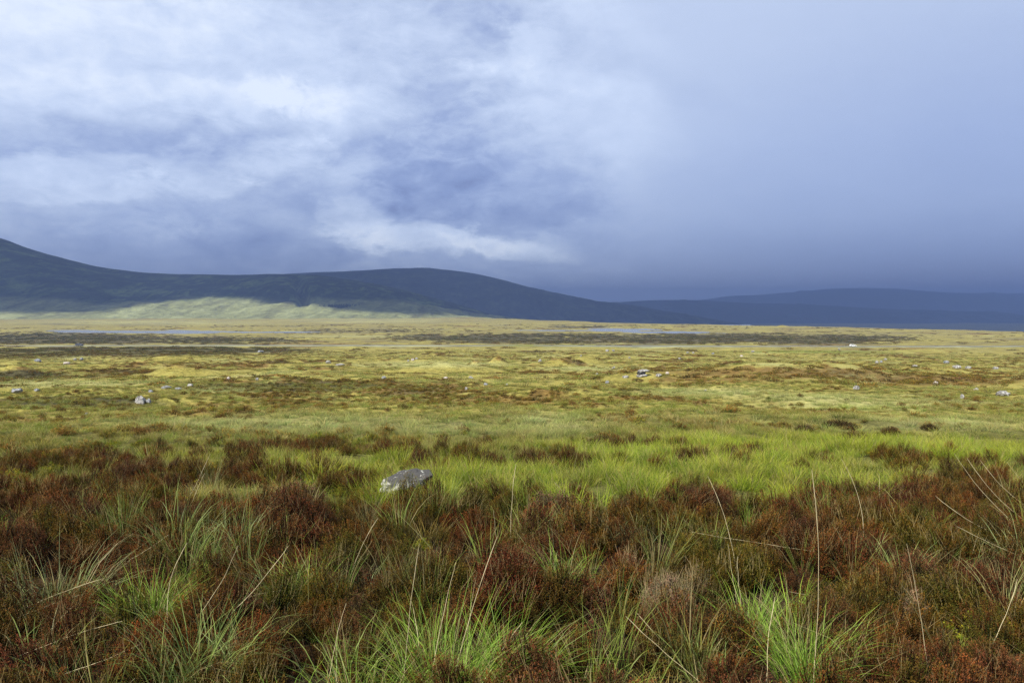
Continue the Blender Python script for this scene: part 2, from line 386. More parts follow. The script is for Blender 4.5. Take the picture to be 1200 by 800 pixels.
# ------------------------------------------------------------------ materials of the land
def ground_material():
    m, t = new_mat('moor_ground')
    tc = t.node('ShaderNodeTexCoord'); P = tc.outputs['Object']
    A = lambda n: t.node('ShaderNodeAttribute', attribute_name=n).outputs['Fac']
    fore, heath, dark, green, pale = (A(n) for n in ('fore', 'heath', 'dark', 'green', 'pale'))
    g1 = t.noise(P, 1.7, 6, .7); g2 = t.noise(P, .23, 6, .7); g3 = t.noise(P, .03, 8, .7); g5 = t.noise(P, .009, 9, .72); gf = t.noise(P, 3.1, 7, .8)
    grass = t.ramp(t.m('ADD', t.m('MULTIPLY', g2, .6), t.m('MULTIPLY', g1, .4)), [(0.34, (.13, .12, .032)), (.45, (.26, .23, .055)), (.54, (.37, .32, .085)), (.66, (.34, .36, .11))])
    palec = t.mix(g1, (.36, .37, .14), (.45, .43, .19))
    greenc = t.mix(g1, (.14, .20, .03), (.21, .27, .05))
    brown = t.ramp(g1, [(.3, (.085, .05, .02)), (.5, (.19, .11, .035)), (.62, (.27, .17, .05)), (.75, (.26, .22, .06))])
    darkc = t.ramp(g1, [(.3, (.035, .033, .022)), (.55, (.075, .07, .035)), (.75, (.13, .12, .05))])
    c = t.mix(t.m('MULTIPLY', pale, .75), grass, palec)
    c = t.mix(t.m('MULTIPLY', green, .7), c, greenc)
    hv = t.rng(t.m('ADD', heath, t.m('MULTIPLY', t.m('SUBTRACT', g1, .5), 1.1)), .25, .75, 0, 1)
    c = t.mix(t.m('MULTIPLY', hv, .85), c, brown)
    dv = t.rng(t.m('ADD', dark, t.m('MULTIPLY', t.m('SUBTRACT', g3, .5), 2.2)), .25, .65, 0, 1)
    c = t.mix(t.m('MULTIPLY', dv, .92), c, darkc)
    fr = t.m('MULTIPLY', A('faraway'), t.rng(t.m('ADD', t.m('MULTIPLY', g5, .5), t.m('MULTIPLY', g3, .5)), .44, .60, 0, .70)); c = t.mix(fr, c, t.ramp(g3, [(.36, (.06, .055, .035)), (.47, (.14, .115, .055)), (.56, (.19, .155, .08)), (.66, (.24, .24, .12))]))
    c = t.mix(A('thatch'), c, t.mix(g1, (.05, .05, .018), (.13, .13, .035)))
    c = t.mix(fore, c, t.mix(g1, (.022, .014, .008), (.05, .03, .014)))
    c = t.mix(1.0, c, t.ramp(gf, [(.3, (.45, .42, .40)), (.5, (.95, .95, .95)), (.7, (1.45, 1.42, 1.35))]), 'MULTIPLY')
    c = t.mix(t.rng(g3, .35, .65, 0, .35), c, t.mix(1.0, c, (.78, .74, .72), 'MULTIPLY'))
    bs = t.node('ShaderNodeBsdfPrincipled'); t.l.new(c, bs.inputs['Base Color']); bs.inputs['Roughness'].default_value = .95
    bs.inputs['Specular IOR Level'].default_value = .1
    b = t.node('ShaderNodeBump'); b.inputs['Strength'].default_value = .9; b.inputs['Distance'].default_value = .5
    t.l.new(t.m('ADD', t.m('ADD', t.m('MULTIPLY', g1, .5), t.m('MULTIPLY', g2, 1.6)), t.m('MULTIPLY', t.m('MULTIPLY', g3, A('faraway')), 9)), b.inputs['Height']); t.l.new(b.outputs[0], bs.inputs['Normal'])
    o = t.node('ShaderNodeOutputMaterial'); t.l.new(bs.outputs[0], o.inputs[0])
    return m
def hill_material(name, c0, c1, c2, apron=False):
    m, t = new_mat(name)
    P = t.node('ShaderNodeTexCoord').outputs['Object']
    n = t.noise(P, .006, 10, .72, .4); n2 = t.noise(P, .05, 6, .7)
    mp = t.node('ShaderNodeMapping'); t.l.new(P, mp.inputs[0]); mp.inputs['Scale'].default_value = (1, .25, .6)
    n3 = t.noise(mp.outputs[0], .02, 6, .7, 1.0)
    c = t.ramp(t.m('ADD', t.m('MULTIPLY', n, .55), t.m('MULTIPLY', n3, .45)), [(.40, c0), (.5, c1), (.61, c2)])
    c = t.mix(1.0, c, t.ramp(n2, [(.3, (.6, .6, .6)), (.7, (1.35, 1.35, 1.35))]), 'MULTIPLY')
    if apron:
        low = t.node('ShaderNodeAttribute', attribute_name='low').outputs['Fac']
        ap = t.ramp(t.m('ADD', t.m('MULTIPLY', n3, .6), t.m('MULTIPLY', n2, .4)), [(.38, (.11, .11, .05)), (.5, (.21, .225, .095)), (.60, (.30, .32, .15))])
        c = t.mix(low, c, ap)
    bs = t.node('ShaderNodeBsdfPrincipled'); t.l.new(c, bs.inputs['Base Color']); bs.inputs['Roughness'].default_value = 1
    bs.inputs['Specular IOR Level'].default_value = .05
    b = t.node('ShaderNodeBump'); b.inputs['Strength'].default_value = .8; b.inputs['Distance'].default_value = 14
    t.l.new(t.m('ADD', n, t.m('MULTIPLY', n3, .8)), b.inputs['Height']); t.l.new(b.outputs[0], bs.inputs['Normal'])
    o = t.node('ShaderNodeOutputMaterial'); t.l.new(bs.outputs[0], o.inputs[0])
    return m

# ------------------------------------------------------------------ the ground: one polar sheet to the horizon
fa = np.linspace(-R(46), R(46), 900)
ba = np.linspace(R(46), 2 * math.pi - R(46), 110)[1:-1]
ang = np.concatenate([fa, ba])
rad = np.concatenate([[0.02, .3, .6, .9], np.exp(np.linspace(math.log(1.2), math.log(3600), 820)), np.exp(np.linspace(math.log(3700), math.log(15200), 60))])
RR, AA = np.meshgrid(rad, ang, indexing='ij')
gx = RR * np.sin(AA); gy = RR * np.cos(AA); gz = H(gx, gy)
me = mesh_np('ground', np.stack([gx, gy, gz], -1).reshape(-1, 3), grid_faces(len(rad), len(ang), True)[:, ::-1], smooth=True)
zs = zones(gx.ravel(), gy.ravel(), gz.ravel())
for nme, arr in zip(('fore', 'heath', 'dark', 'green', 'pale'), zs): attr(me, nme, arr)
attr(me, 'thatch', (.85 * (1 - sstep(14, 34, np.hypot(gx, gy)))).ravel())
attr(me, 'faraway', sstep(200, 500, np.hypot(gx, gy)).ravel())
ground = link(bpy.data.objects.new('ground', me)); me.materials.append(ground_material()); tag(ground, kind='structure')

# ------------------------------------------------------------------ hills
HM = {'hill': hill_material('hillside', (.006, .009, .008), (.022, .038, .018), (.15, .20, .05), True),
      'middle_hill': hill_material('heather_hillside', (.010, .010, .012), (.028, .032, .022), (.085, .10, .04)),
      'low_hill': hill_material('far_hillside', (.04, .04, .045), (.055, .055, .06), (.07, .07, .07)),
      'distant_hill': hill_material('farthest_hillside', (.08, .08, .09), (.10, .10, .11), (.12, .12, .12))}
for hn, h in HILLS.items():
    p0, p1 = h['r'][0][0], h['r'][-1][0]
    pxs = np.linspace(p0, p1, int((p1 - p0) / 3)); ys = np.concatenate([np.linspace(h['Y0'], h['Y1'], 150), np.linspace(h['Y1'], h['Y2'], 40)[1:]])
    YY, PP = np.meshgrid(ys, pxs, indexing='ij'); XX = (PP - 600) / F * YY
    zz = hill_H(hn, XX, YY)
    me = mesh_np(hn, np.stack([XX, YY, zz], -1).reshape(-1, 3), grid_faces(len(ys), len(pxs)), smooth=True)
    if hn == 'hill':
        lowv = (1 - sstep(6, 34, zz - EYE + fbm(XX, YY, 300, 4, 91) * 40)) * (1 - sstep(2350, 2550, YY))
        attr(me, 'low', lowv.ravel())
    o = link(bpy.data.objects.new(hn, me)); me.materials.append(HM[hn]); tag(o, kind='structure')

# ------------------------------------------------------------------ lakes
def water_material():
    m, t = new_mat('lake_water'); P = t.node('ShaderNodeTexCoord').outputs['Object']
    bs = t.node('ShaderNodeBsdfPrincipled'); bs.inputs['Base Color'].default_value = (.16, .17, .17, 1); bs.inputs['Roughness'].default_value = .25
    b = t.node('ShaderNodeBump'); b.inputs['Strength'].default_value = .12; b.inputs['Distance'].default_value = .1
    t.l.new(t.noise(P, 1.2, 3, .6), b.inputs['Height']); t.l.new(b.outputs[0], bs.inputs['Normal'])
    o = t.node('ShaderNodeOutputMaterial'); t.l.new(bs.outputs[0], o.inputs[0]); return m
WM = water_material()
for (x0, x1) in ((20, 400), (590, 880)):
    ya, yb = 760, 1240
    n = 40; yy = np.linspace(ya, yb, n); pp = np.linspace(x0, x1, n)
    Yg, Pg = np.meshgrid(yy, pp, indexing='ij')
    v = np.stack([(Pg - 600) / F * Yg, Yg, np.full_like(Yg, WATER)], -1).reshape(-1, 3)
    me = mesh_np('lake', v, grid_faces(n, n)); o = link(bpy.data.objects.new('lake', me)); me.materials.append(WM); tag(o, kind='structure')

# ------------------------------------------------------------------ road: raised strip with verges and edge lines
def simple_mat(name, col, rough=.9, vary=.25, scale=3.0, spec=.3):
    m, t = new_mat(name); P = t.node('ShaderNodeTexCoord').outputs['Object']
    n = t.noise(P, scale, 6, .65)
    c = t.mix(1.0, (*col, 1), t.ramp(n, [(.3, (1 - vary,) * 3), (.7, (1 + vary,) * 3)]), 'MULTIPLY')
    bs = t.node('ShaderNodeBsdfPrincipled'); t.l.new(c, bs.inputs['Base Color']); bs.inputs['Roughness'].default_value = rough
    bs.inputs['Specular IOR Level'].default_value = spec
    o = t.node('ShaderNodeOutputMaterial'); t.l.new(bs.outputs[0], o.inputs[0]); return m
def road_strip(name, offs, mat):
    xs = np.linspace(_rx[0] + 5, _rx[-1] - 5, 420); ry = road_y(xs)
    bed = EYE - base_drop(np.hypot(xs * .5, ry)) + .55
    v = np.stack([np.stack([xs, ry + o, bed + dz], -1) for o, dz in offs], 0)
    me = mesh_np(name, v.reshape(-1, 3), grid_faces(len(offs), len(xs)), smooth=False)
    o = link(bpy.data.objects.new(name, me)); me.materials.append(mat); tag(o, kind='structure'); return o
road_strip('road', [(-3.6, .06), (-3.4, .12), (0, .17), (3.4, .12), (3.6, .06)], simple_mat('asphalt', (.15, .15, .15), .8, .3, .08))
road_strip('road_verge', [(-9.5, -1.1), (-5.6, -.12), (-3.6, .04)], simple_mat('verge_grass', (.25, .26, .14), 1, .7, .05))
road_strip('edge_line', [(-3.25, .135), (-3.10, .14)], simple_mat('road_paint', (.35, .35, .33), .6, .3, .1))

# ------------------------------------------------------------------ clouds that shade the hills (high above the frame)
def cloud_material():
    m, t = new_mat('cloud_vapour'); P = t.node('ShaderNodeTexCoord').outputs['Object']
    n = t.noise(P, .004, 6, .6)
    d = t.node('ShaderNodeBsdfDiffuse'); t.l.new(t.mix(n, (.6, .63, .72), (.85, .87, .92)), d.inputs[0])
    tr = t.node('ShaderNodeBsdfTranslucent'); tr.inputs[0].default_value = (.5, .53, .62, 1)
    mx = t.node('ShaderNodeMixShader'); mx.inputs[0].default_value = .4
    t.l.new(d.outputs[0], mx.inputs[1]); t.l.new(tr.outputs[0], mx.inputs[2])
    o = t.node('ShaderNodeOutputMaterial'); t.l.new(mx.outputs[0], o.inputs[0]); return m
CM = cloud_material()
def cloud(near, far, alt, thick, seed, name='cloud'):
    """near / far: matching lists of ground points; the cloud hangs at alt on the way to the sun, with a lumpy body"""
    near = np.array(near, float); far = np.array(far, float)
    u = np.linspace(0, 1, 160); q = np.linspace(0, 1, 90)
    ui = u * (len(near) - 1)
    def ip(P): return np.stack([np.interp(ui, np.arange(len(P)), P[:, k]) for k in range(3)], -1)
    N, Fp = ip(near), ip(far)
    U, Q = np.meshgrid(u, q, indexing='ij')
    G = N[:, None, :] * (1 - Q[..., None]) + Fp[:, None, :] * Q[..., None]
    kk = (alt - G[..., 2]) / sdir[2]
    X = G[..., 0] + sdir[0] * kk; Y = G[..., 1] + sdir[1] * kk
    X = X + fbm(X, Y, 500, 3, seed) * 60; Y = Y + fbm(X, Y, 400, 5, seed + 5, .75) * 110
    edge = np.minimum(np.minimum(U, 1 - U) * 8, np.minimum(Q, 1 - Q) * 12); edge = np.sqrt(np.clip(edge, 0, 1))
    top = alt + edge * thick * (1 + fbm(X, Y, thick * 3, 4, seed + 9)); bot = alt - edge * thick * .35 * (1 + fbm(X, Y, thick * 2, 3, seed + 14))
    v = np.concatenate([np.stack([X, Y, top], -1).reshape(-1, 3), np.stack([X, Y, bot - 2], -1).reshape(-1, 3)])
    n = 160 * 90; f = grid_faces(160, 90)
    rim = np.concatenate([np.arange(90), np.arange(1, 160) * 90 + 89, 159 * 90 + np.arange(88, -1, -1), np.arange(158, 0, -1) * 90])
    rf = np.stack([rim, np.roll(rim, -1), np.roll(rim, -1) + n, rim + n], -1)
    me = mesh_np(name, v, np.concatenate([f, f[:, ::-1] + n, rf]), smooth=True)
    o = link(bpy.data.objects.new(name, me)); me.materials.append(CM); tag(o, kind='stuff'); return o
nb = [(-900, 366), (-300, 368), (-60, 367), (30, 366.5), (75, 366.5), (130, 364), (165, 359.5), (200, 352), (240, 348), (285, 349), (300, 353), (340, 356), (385, 360), (430, 364.5), (480, 368)]
near = []
for p in nb:
    x, y, z = at(p[0], p[1], fn=Hall); near.append((x, y, z))
near += [((600 - 600) / F * 2300, 2300, -30), (.24 * 2000, 2000, -60), (.6 * 1900, 1900, -100), (1.2 * 1900, 1900, -120)]
far = [(x / y * 5300 if y > 0 else x, 5300, 60) for x, y, z in near]
cloud(near, far, 1800, 160, 200)
near = [(-3500, 5000, 0), (-500, 4900, 0), (2500, 4900, 0), (5500, 4900, 0), (9000, 4900, 0)]
cloud(near, [(-6500, 15300, 0), (0, 15300, 0), (6000, 15300, 0), (11000, 15300, 0), (16000, 15300, 0)], 5000, 500, 230)

# ------------------------------------------------------------------ haze
hv = [(x, y, z) for z in (-260, 350) for (x, y) in ((-15500, -15500), (15500, -15500), (15500, 15500), (-15500, 15500))]
hme = bpy.data.meshes.new('haze'); hme.from_pydata(hv, [], [(3, 2, 1, 0), (4, 5, 6, 7), (0, 1, 5, 4), (1, 2, 6, 5), (2, 3, 7, 6), (3, 0, 4, 7)])
haze = link(bpy.data.objects.new('haze', hme)); tag(haze, kind='stuff')
m, t = new_mat('haze_air'); pv = t.node('ShaderNodeVolumePrincipled')
pv.inputs['Color'].default_value = (.36, .53, 1.0, 1); pv.inputs['Density'].default_value = 0.000125; pv.inputs['Anisotropy'].default_value = 0.0
o = t.node('ShaderNodeOutputMaterial'); t.l.new(pv.outputs[0], o.inputs['Volume']); hme.materials.append(m)
m.cycles.homogeneous_volume = True if hasattr(m.cycles, 'homogeneous_volume') else True

# ================================================================== vegetation
def veg_material(name, base, tip, instanced, rough=.6, transl=.3, spec=.25, rr_=None):
    """base/tip: plant colour at foot and tip, heather foot darkened by painted cavity shade; tint: a factor on both (per instance or per object)"""
    m, t = new_mat(name)
    if instanced:
        a = t.node('ShaderNodeAttribute', attribute_name='tint', attribute_type='INSTANCER'); tint = a.outputs['Color']
    else:
        tint = t.node('ShaderNodeObjectInfo').outputs['Color']
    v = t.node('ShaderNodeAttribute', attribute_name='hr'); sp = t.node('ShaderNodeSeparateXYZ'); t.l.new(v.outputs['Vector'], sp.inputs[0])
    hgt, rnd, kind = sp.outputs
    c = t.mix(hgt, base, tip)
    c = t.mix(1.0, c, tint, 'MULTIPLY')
    c = t.mix(1.0, c, t.ramp(rnd, rr_ or [(0, (.62, .66, .6)), (.5, (1, 1, 1)), (.85, (1.35, 1.25, 1.2)), (1, (1.9, 1.55, 1.5))]), 'MULTIPLY')
    c = t.mix(kind, c, t.mix(rnd, (.30, .23, .10), (.42, .34, .17)))          # kind 1: dry straw / bare twig
    bs = t.node('ShaderNodeBsdfPrincipled'); t.l.new(c, bs.inputs['Base Color']); bs.inputs['Roughness'].default_value = rough
    bs.inputs['Specular IOR Level'].default_value = spec
    tr = t.node('ShaderNodeBsdfTranslucent'); t.l.new(c, tr.inputs[0])
    mx = t.node('ShaderNodeMixShader'); mx.inputs[0].default_value = transl
    t.l.new(bs.outputs[0], mx.inputs[1]); t.l.new(tr.outputs[0], mx.inputs[2])
    o = t.node('ShaderNodeOutputMaterial'); t.l.new(mx.outputs[0], o.inputs[0]); return m

class Tri:
    """collects strips with the hr attribute (height along, random, kind)"""
    def __init__(s): s.v = []; s.f = []; s.a = []; s.n = 0
    def add(s, v, f, a):
        v = np.asarray(v, float).reshape(-1, 3); f = np.asarray(f); s.v.append(v); s.f.append(f + s.n); s.a.append(np.asarray(a, float).reshape(-1, 3)); s.n += len(v)
    def mesh(s, name, mat):
        me = mesh_np(name, np.concatenate(s.v), np.concatenate(s.f)); attr(me, 'hr', np.concatenate(s.a), 'FLOAT_VECTOR'); me.materials.append(mat); return me

def blades(T, rg, n, length, width, base_r, splay, curl, seg=4, dry=.12, lean=(0, 0), center=(0, 0), z0=0.0):
    """n curved grass blades at once (quads)"""
    L = length * rg.uniform(.5, 1.0, n) ** 1.0; az = rg.uniform(0, 2 * math.pi, n)
    rr = base_r * np.sqrt(rg.uniform(0, 1, n)); bx = center[0] + rr * np.cos(az); by = center[1] + rr * np.sin(az)
    da = az + rg.normal(0, .5, n)
    th0 = np.abs(rg.normal(0, splay * .5, n)) + splay * .5 * rr / max(base_r, 1e-6); cu = np.abs(rg.normal(curl, curl * .5, n))
    wd = width * rg.uniform(.6, 1.15, n); tw = rg.uniform(0, math.pi, n)
    k = seg + 1; pts = np.zeros((n, k, 3)); cur = np.stack([bx, by, np.full(n, z0)], -1); pts[:, 0] = cur
    for i in range(1, k):
        th = th0 + cu * (i / seg) ** 1.5
        hx = np.sin(th) * np.cos(da) + lean[0] * (i / seg); hy = np.sin(th) * np.sin(da) + lean[1] * (i / seg); hz = np.cos(th)
        cur = cur + np.stack([hx, hy, hz], -1) * (L / seg)[:, None]; pts[:, i] = cur
    side = np.stack([np.cos(tw), np.sin(tw), np.zeros(n)], -1)
    taper = np.array([.8, 1.0, .85, .5, .08])[:k] if seg == 4 else np.linspace(1, .08, k)
    off = side[:, None, :] * (wd[:, None] * taper[None, :] / 2)[..., None]
    v = np.stack([pts - off, pts + off], 2)                    # n,k,2,3
    i = np.arange(n)[:, None] * (2 * k); j = np.arange(seg)[None, :] * 2
    f = np.stack([i + j, i + j + 1, i + j + 3, i + j + 2], -1).reshape(-1, 4)
    hh = np.broadcast_to((np.arange(k) / seg)[None, :, None], (n, k, 2)); rn = np.broadcast_to(rg.uniform(0, .9, n)[:, None, None], (n, k, 2))
    kd = np.broadcast_to((rg.uniform(0, 1, n) < dry).astype(float)[:, None, None] * .85, (n, k, 2))
    T.add(v, f, np.stack([hh, rn, kd], -1))

def heather(T, rg, Rr, Hh, nsh, leaves, leaf_l, leaf_w, seg=2, twig=.25, shoot=.09, flowers=0.):
    """woody clump: stems fanning out to a dome, each ending in brush-like shoots set with tiny leaves"""
    n = nsh
    a = rg.uniform(0, 2 * math.pi, n); q = np.sqrt(rg.uniform(0, 1, n)); tx = Rr * q * np.cos(a); ty = Rr * q * np.sin(a)
    tz = Hh * (1 - .55 * q ** 2.0) * rg.uniform(.55, 1.18, n)
    tip = np.stack([tx, ty, tz], -1); root = np.stack([tx * .25, ty * .25, np.zeros(n)], -1)
    dirv = tip - root; dirv = dirv / np.linalg.norm(dirv, axis=1)[:, None]
    dirv = dirv + rg.normal(0, .22, (n, 3)) + np.array([0, 0, .35]); dirv /= np.linalg.norm(dirv, axis=1)[:, None]
    start = tip - dirv * shoot
    rn = rg.uniform(0, 1, n)
    # stems: flat strips, two crossed faces would be invisible at this size
    sw = .0022
    sd = np.stack([-np.sin(a), np.cos(a), np.zeros(n)], -1) * sw
    mid = (root + start) / 2 + rg.normal(0, .012, (n, 3))
    v = np.stack([root - sd, root + sd, mid - sd, mid + sd, start - sd, start + sd, tip - sd * .4, tip + sd * .4], 1)
    i = np.arange(n)[:, None] * 8; f = np.stack([np.stack([i[:, 0] + b, i[:, 0] + b + 1, i[:, 0] + b + 3, i[:, 0] + b + 2], -1) for b in (0, 2, 4)], 1).reshape(-1, 4)
    T.add(v, f, np.broadcast_to(np.stack([np.zeros(n), rn, np.full(n, 0.0)], -1)[:, None], (n, 8, 3)))
    # leaves: kites around the shoot
    m = leaves; tpar = rg.uniform(0, 1, (n, m)); la = rg.uniform(0, 2 * math.pi, (n, m))
    p = start[:, None] + dirv[:, None] * (shoot * tpar)[..., None]
    # side sprigs: pull some leaves away from the axis
    spr = (rg.uniform(0, 1, (n, m)) < .55)[..., None]
    sid = np.floor(rg.uniform(0, 4, (n, m))); sa = sid * 1.57 + rn[:, None] * 6
    ref = np.cross(dirv, np.array([.3, .9, .1])); ref /= np.linalg.norm(ref, axis=1)[:, None]; bin_ = np.cross(dirv, ref)
    rad_ = lambda ang: ref[:, None] * np.cos(ang)[..., None] + bin_[:, None] * np.sin(ang)[..., None]
    ss = rg.uniform(0, 1, (n, m))[..., None] * shoot * .38
    p = p + spr * (rad_(sa) * ss * .8 + dirv[:, None] * ss * .8)
    ld = rad_(la) * .75 + dirv[:, None] * .75; ld /= np.linalg.norm(ld, axis=-1)[..., None]
    lw = np.cross(ld, dirv[:, None] + .01); lw /= np.linalg.norm(lw, axis=-1)[..., None] + 1e-9
    LL = leaf_l * rg.uniform(.7, 1.3, (n, m, 1))
    v = np.stack([p, p + ld * LL * .5 - lw * leaf_w / 2, p + ld * LL, p + ld * LL * .5 + lw * leaf_w / 2], 2)
    i = np.arange(n * m)[:, None] * 4; f = i + np.arange(4)[None]
    hh = (.25 + .75 * tpar) * (.6 + .4 * (tz / Hh)[:, None]); hh = np.clip(hh, 0, 1)
    A = np.stack([np.broadcast_to(hh[..., None], (n, m, 4)), np.broadcast_to((rn[:, None] * .7 + rg.uniform(0, .3, (n, m)))[..., None], (n, m, 4)), np.zeros((n, m, 4))], -1)
    T.add(v, f, A)
    k = int(n * twig)
    if k:                                                    # bare pale twigs standing above the shoots
        a = rg.uniform(0, 6.28, k); q = np.sqrt(rg.uniform(0, 1, k)); b = np.stack([Rr * q * np.cos(a), Rr * q * np.sin(a), Hh * (1 - .5 * q ** 2) * .7], -1)
        e = b + np.stack([rg.normal(0, .04, k), rg.normal(0, .04, k), rg.uniform(.05, .13, k)], -1); s = np.stack([np.full(k, .0012), np.zeros(k), np.zeros(k)], -1)
        v = np.stack([b - s, b + s, e + s * .5, e - s * .5], 1); f = np.arange(k * 4).reshape(k, 4)
        T.add(v, f, np.broadcast_to(np.stack([np.full(k, .5), rg.uniform(0, 1, k), np.full(k, .55)], -1)[:, None], (k, 4, 3)))

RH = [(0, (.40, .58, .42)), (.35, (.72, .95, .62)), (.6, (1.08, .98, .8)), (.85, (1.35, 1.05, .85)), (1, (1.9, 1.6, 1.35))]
MI_H = veg_material('heather_shoots', (.14, .14, .14), (1.75, 1.45, 1.0), True, .8, .15, spec=.08, rr_=RH)  # low foot factor puts the shade of the cavities into the colour
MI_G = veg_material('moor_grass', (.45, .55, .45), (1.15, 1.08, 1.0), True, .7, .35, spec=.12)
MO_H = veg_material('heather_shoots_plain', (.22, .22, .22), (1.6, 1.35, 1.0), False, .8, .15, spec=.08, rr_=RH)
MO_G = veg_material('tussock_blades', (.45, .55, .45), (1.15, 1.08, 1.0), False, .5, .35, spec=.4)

def proto_collection(name, builders):
    col = bpy.data.collections.new(name)
    for i, b in enumerate(builders):
        o = bpy.data.objects.new('%s_kind_%02d' % (name, i), b(i)); col.objects.link(o)
    return col
def hm(nsh, leaves, ll, lw, Rr=.2, Hh=.3, sh=.09, mat=None, twig=.25):
    def f(i):
        T = Tri(); g = np.random.default_rng(300 + i * 7 + nsh); heather(T, g, Rr * (.85 + .1 * i % .4), Hh, nsh, leaves, ll, lw, twig=twig, shoot=sh); return T.mesh('heather_clump', mat or MI_H)
    return f
def gm(n, L, wd, br, sp, cu, dry=.12, mat=None, seg=4):
    def f(i):
        T = Tri(); g = np.random.default_rng(500 + i * 13 + n); blades(T, g, n, L, wd, br, sp, cu, seg, dry); return T.mesh('grass_tuft', mat or MI_G)
    return f
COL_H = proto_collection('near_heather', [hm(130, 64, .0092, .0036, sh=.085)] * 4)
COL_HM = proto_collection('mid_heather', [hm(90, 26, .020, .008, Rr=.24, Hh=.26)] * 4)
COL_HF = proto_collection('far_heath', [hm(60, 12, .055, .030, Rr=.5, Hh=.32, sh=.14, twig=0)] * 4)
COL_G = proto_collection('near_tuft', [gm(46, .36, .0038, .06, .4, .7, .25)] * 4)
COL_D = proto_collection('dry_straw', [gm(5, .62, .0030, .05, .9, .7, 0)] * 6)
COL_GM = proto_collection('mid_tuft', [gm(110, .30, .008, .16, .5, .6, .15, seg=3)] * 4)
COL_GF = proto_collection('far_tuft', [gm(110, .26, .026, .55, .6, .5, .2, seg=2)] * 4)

def scatter(name, pts, rot, scale, tint, col):
    me = mesh_np(name, pts)
    attr(me, 'rot', rot, 'FLOAT_VECTOR'); attr(me, 'scl', scale, 'FLOAT_VECTOR')
    attr(me, 'tint', np.concatenate([tint, np.ones((len(tint), 1))], 1), 'FLOAT_COLOR'); iattr(me, 'pick', rng.integers(0, 64, len(pts)) % len(col.objects))
    o = link(bpy.data.objects.new(name, me)); tag(o, kind='stuff')
    ng = bpy.data.node_groups.new('scatter_' + name, 'GeometryNodeTree')
    ng.interface.new_socket('Geometry', in_out='INPUT', socket_type='NodeSocketGeometry'); ng.interface.new_socket('Geometry', in_out='OUTPUT', socket_type='NodeSocketGeometry')
    N = ng.nodes; L = ng.links
    gi = N.new('NodeGroupInput'); go = N.new('NodeGroupOutput'); ip = N.new('GeometryNodeInstanceOnPoints'); ci = N.new('GeometryNodeCollectionInfo')
    ci.inputs['Collection'].default_value = col; ci.inputs['Separate Children'].default_value = True; ci.inputs['Reset Children'].default_value = True
    ip.inputs['Pick Instance'].default_value = True
    def na(n_, ty):
        a = N.new('GeometryNodeInputNamedAttribute'); a.data_type = ty; a.inputs['Name'].default_value = n_; return [s for s in a.outputs if s.enabled and s.name == 'Attribute'][0]
    L.new(gi.outputs[0], ip.inputs['Points']); L.new(ci.outputs[0], ip.inputs['Instance'])
    L.new(na('pick', 'INT'), ip.inputs['Instance Index'])
    er = N.new('FunctionNodeEulerToRotation'); L.new(na('rot', 'FLOAT_VECTOR'), er.inputs[0]); L.new(er.outputs[0], ip.inputs['Rotation'])
    L.new(na('scl', 'FLOAT_VECTOR'), ip.inputs['Scale']); L.new(ip.outputs[0], go.inputs[0])
    md = o.modifiers.new('scatter', 'NODES'); md.node_group = ng
    return o

# things that keep plants away: (x, y, radius)
CLEAR = []
def jitter_pts(r0, r1, density, amax=R(42), pw=1.0):
    """random ground points in a wedge a little wider than the view"""
    area = amax * (r1 * r1 - r0 * r0); n = int(area * density)
    r = np.sqrt(rng.uniform(r0 * r0, r1 * r1, n)); a = rng.uniform(-amax, amax, n)
    return r * np.sin(a), r * np.cos(a)
def keep_clear(x, y):
    k = np.ones(len(x), bool)
    for cx, cy, cr in CLEAR: k &= ((x - cx) ** 2 + (y - cy) ** 2) > cr * cr
    return k
def mixc(a, b, t): return np.asarray(a) * (1 - t[:, None]) + np.asarray(b) * t[:, None]
def pick_tint(n, cols, p):
    i = rng.choice(len(cols), n, p=np.array(p) / sum(p)); c = np.array(cols)[i]
    return c * rng.uniform(.75, 1.25, (n, 1)) * (1 + rng.normal(0, .06, (n, 3)))

# ------------------------------------------------------------------ boulder first, so plants avoid it
def rock_mesh(name, seed, sx, sy, sz, sub=3, cuts=6, rough=.12):
    import bmesh
    bm = bmesh.new(); bmesh.ops.create_icosphere(bm, subdivisions=sub, radius=1)
    g = np.random.default_rng(seed)
    v = np.array([x.co[:] for x in bm.verts])
    for _ in range(cuts):                                   # flatten facets like split stone
        n = g.normal(0, 1, 3); n /= np.linalg.norm(n); dlim = g.uniform(.55, .85); q = v @ n
        v = v - np.outer(np.maximum(q - dlim, 0) * .85, n)
    nz = perlin(v[:, 0] * 1.7 + seed, v[:, 1] * 1.7 + v[:, 2] * 1.3, seed % 50) * rough * 1.6 + perlin(v[:, 0] * 5 + v[:, 2] * 3, v[:, 1] * 5 - v[:, 2] * 4 + seed, seed % 50 + 3) * rough * .6
    if sub > 4: nz = nz + perlin(v[:, 0] * 17 + v[:, 2] * 9, v[:, 1] * 17 - v[:, 2] * 13, 5) * rough * .22
    v = v * (1 + nz[:, None]) * np.array([sx, sy, sz])
    for a, co in zip(bm.verts, v): a.co = co
    me = bpy.data.meshes.new(name); bm.to_mesh(me); bm.free()
    me.polygons.foreach_set('use_smooth', np.full(len(me.polygons), sub > 4)); return me
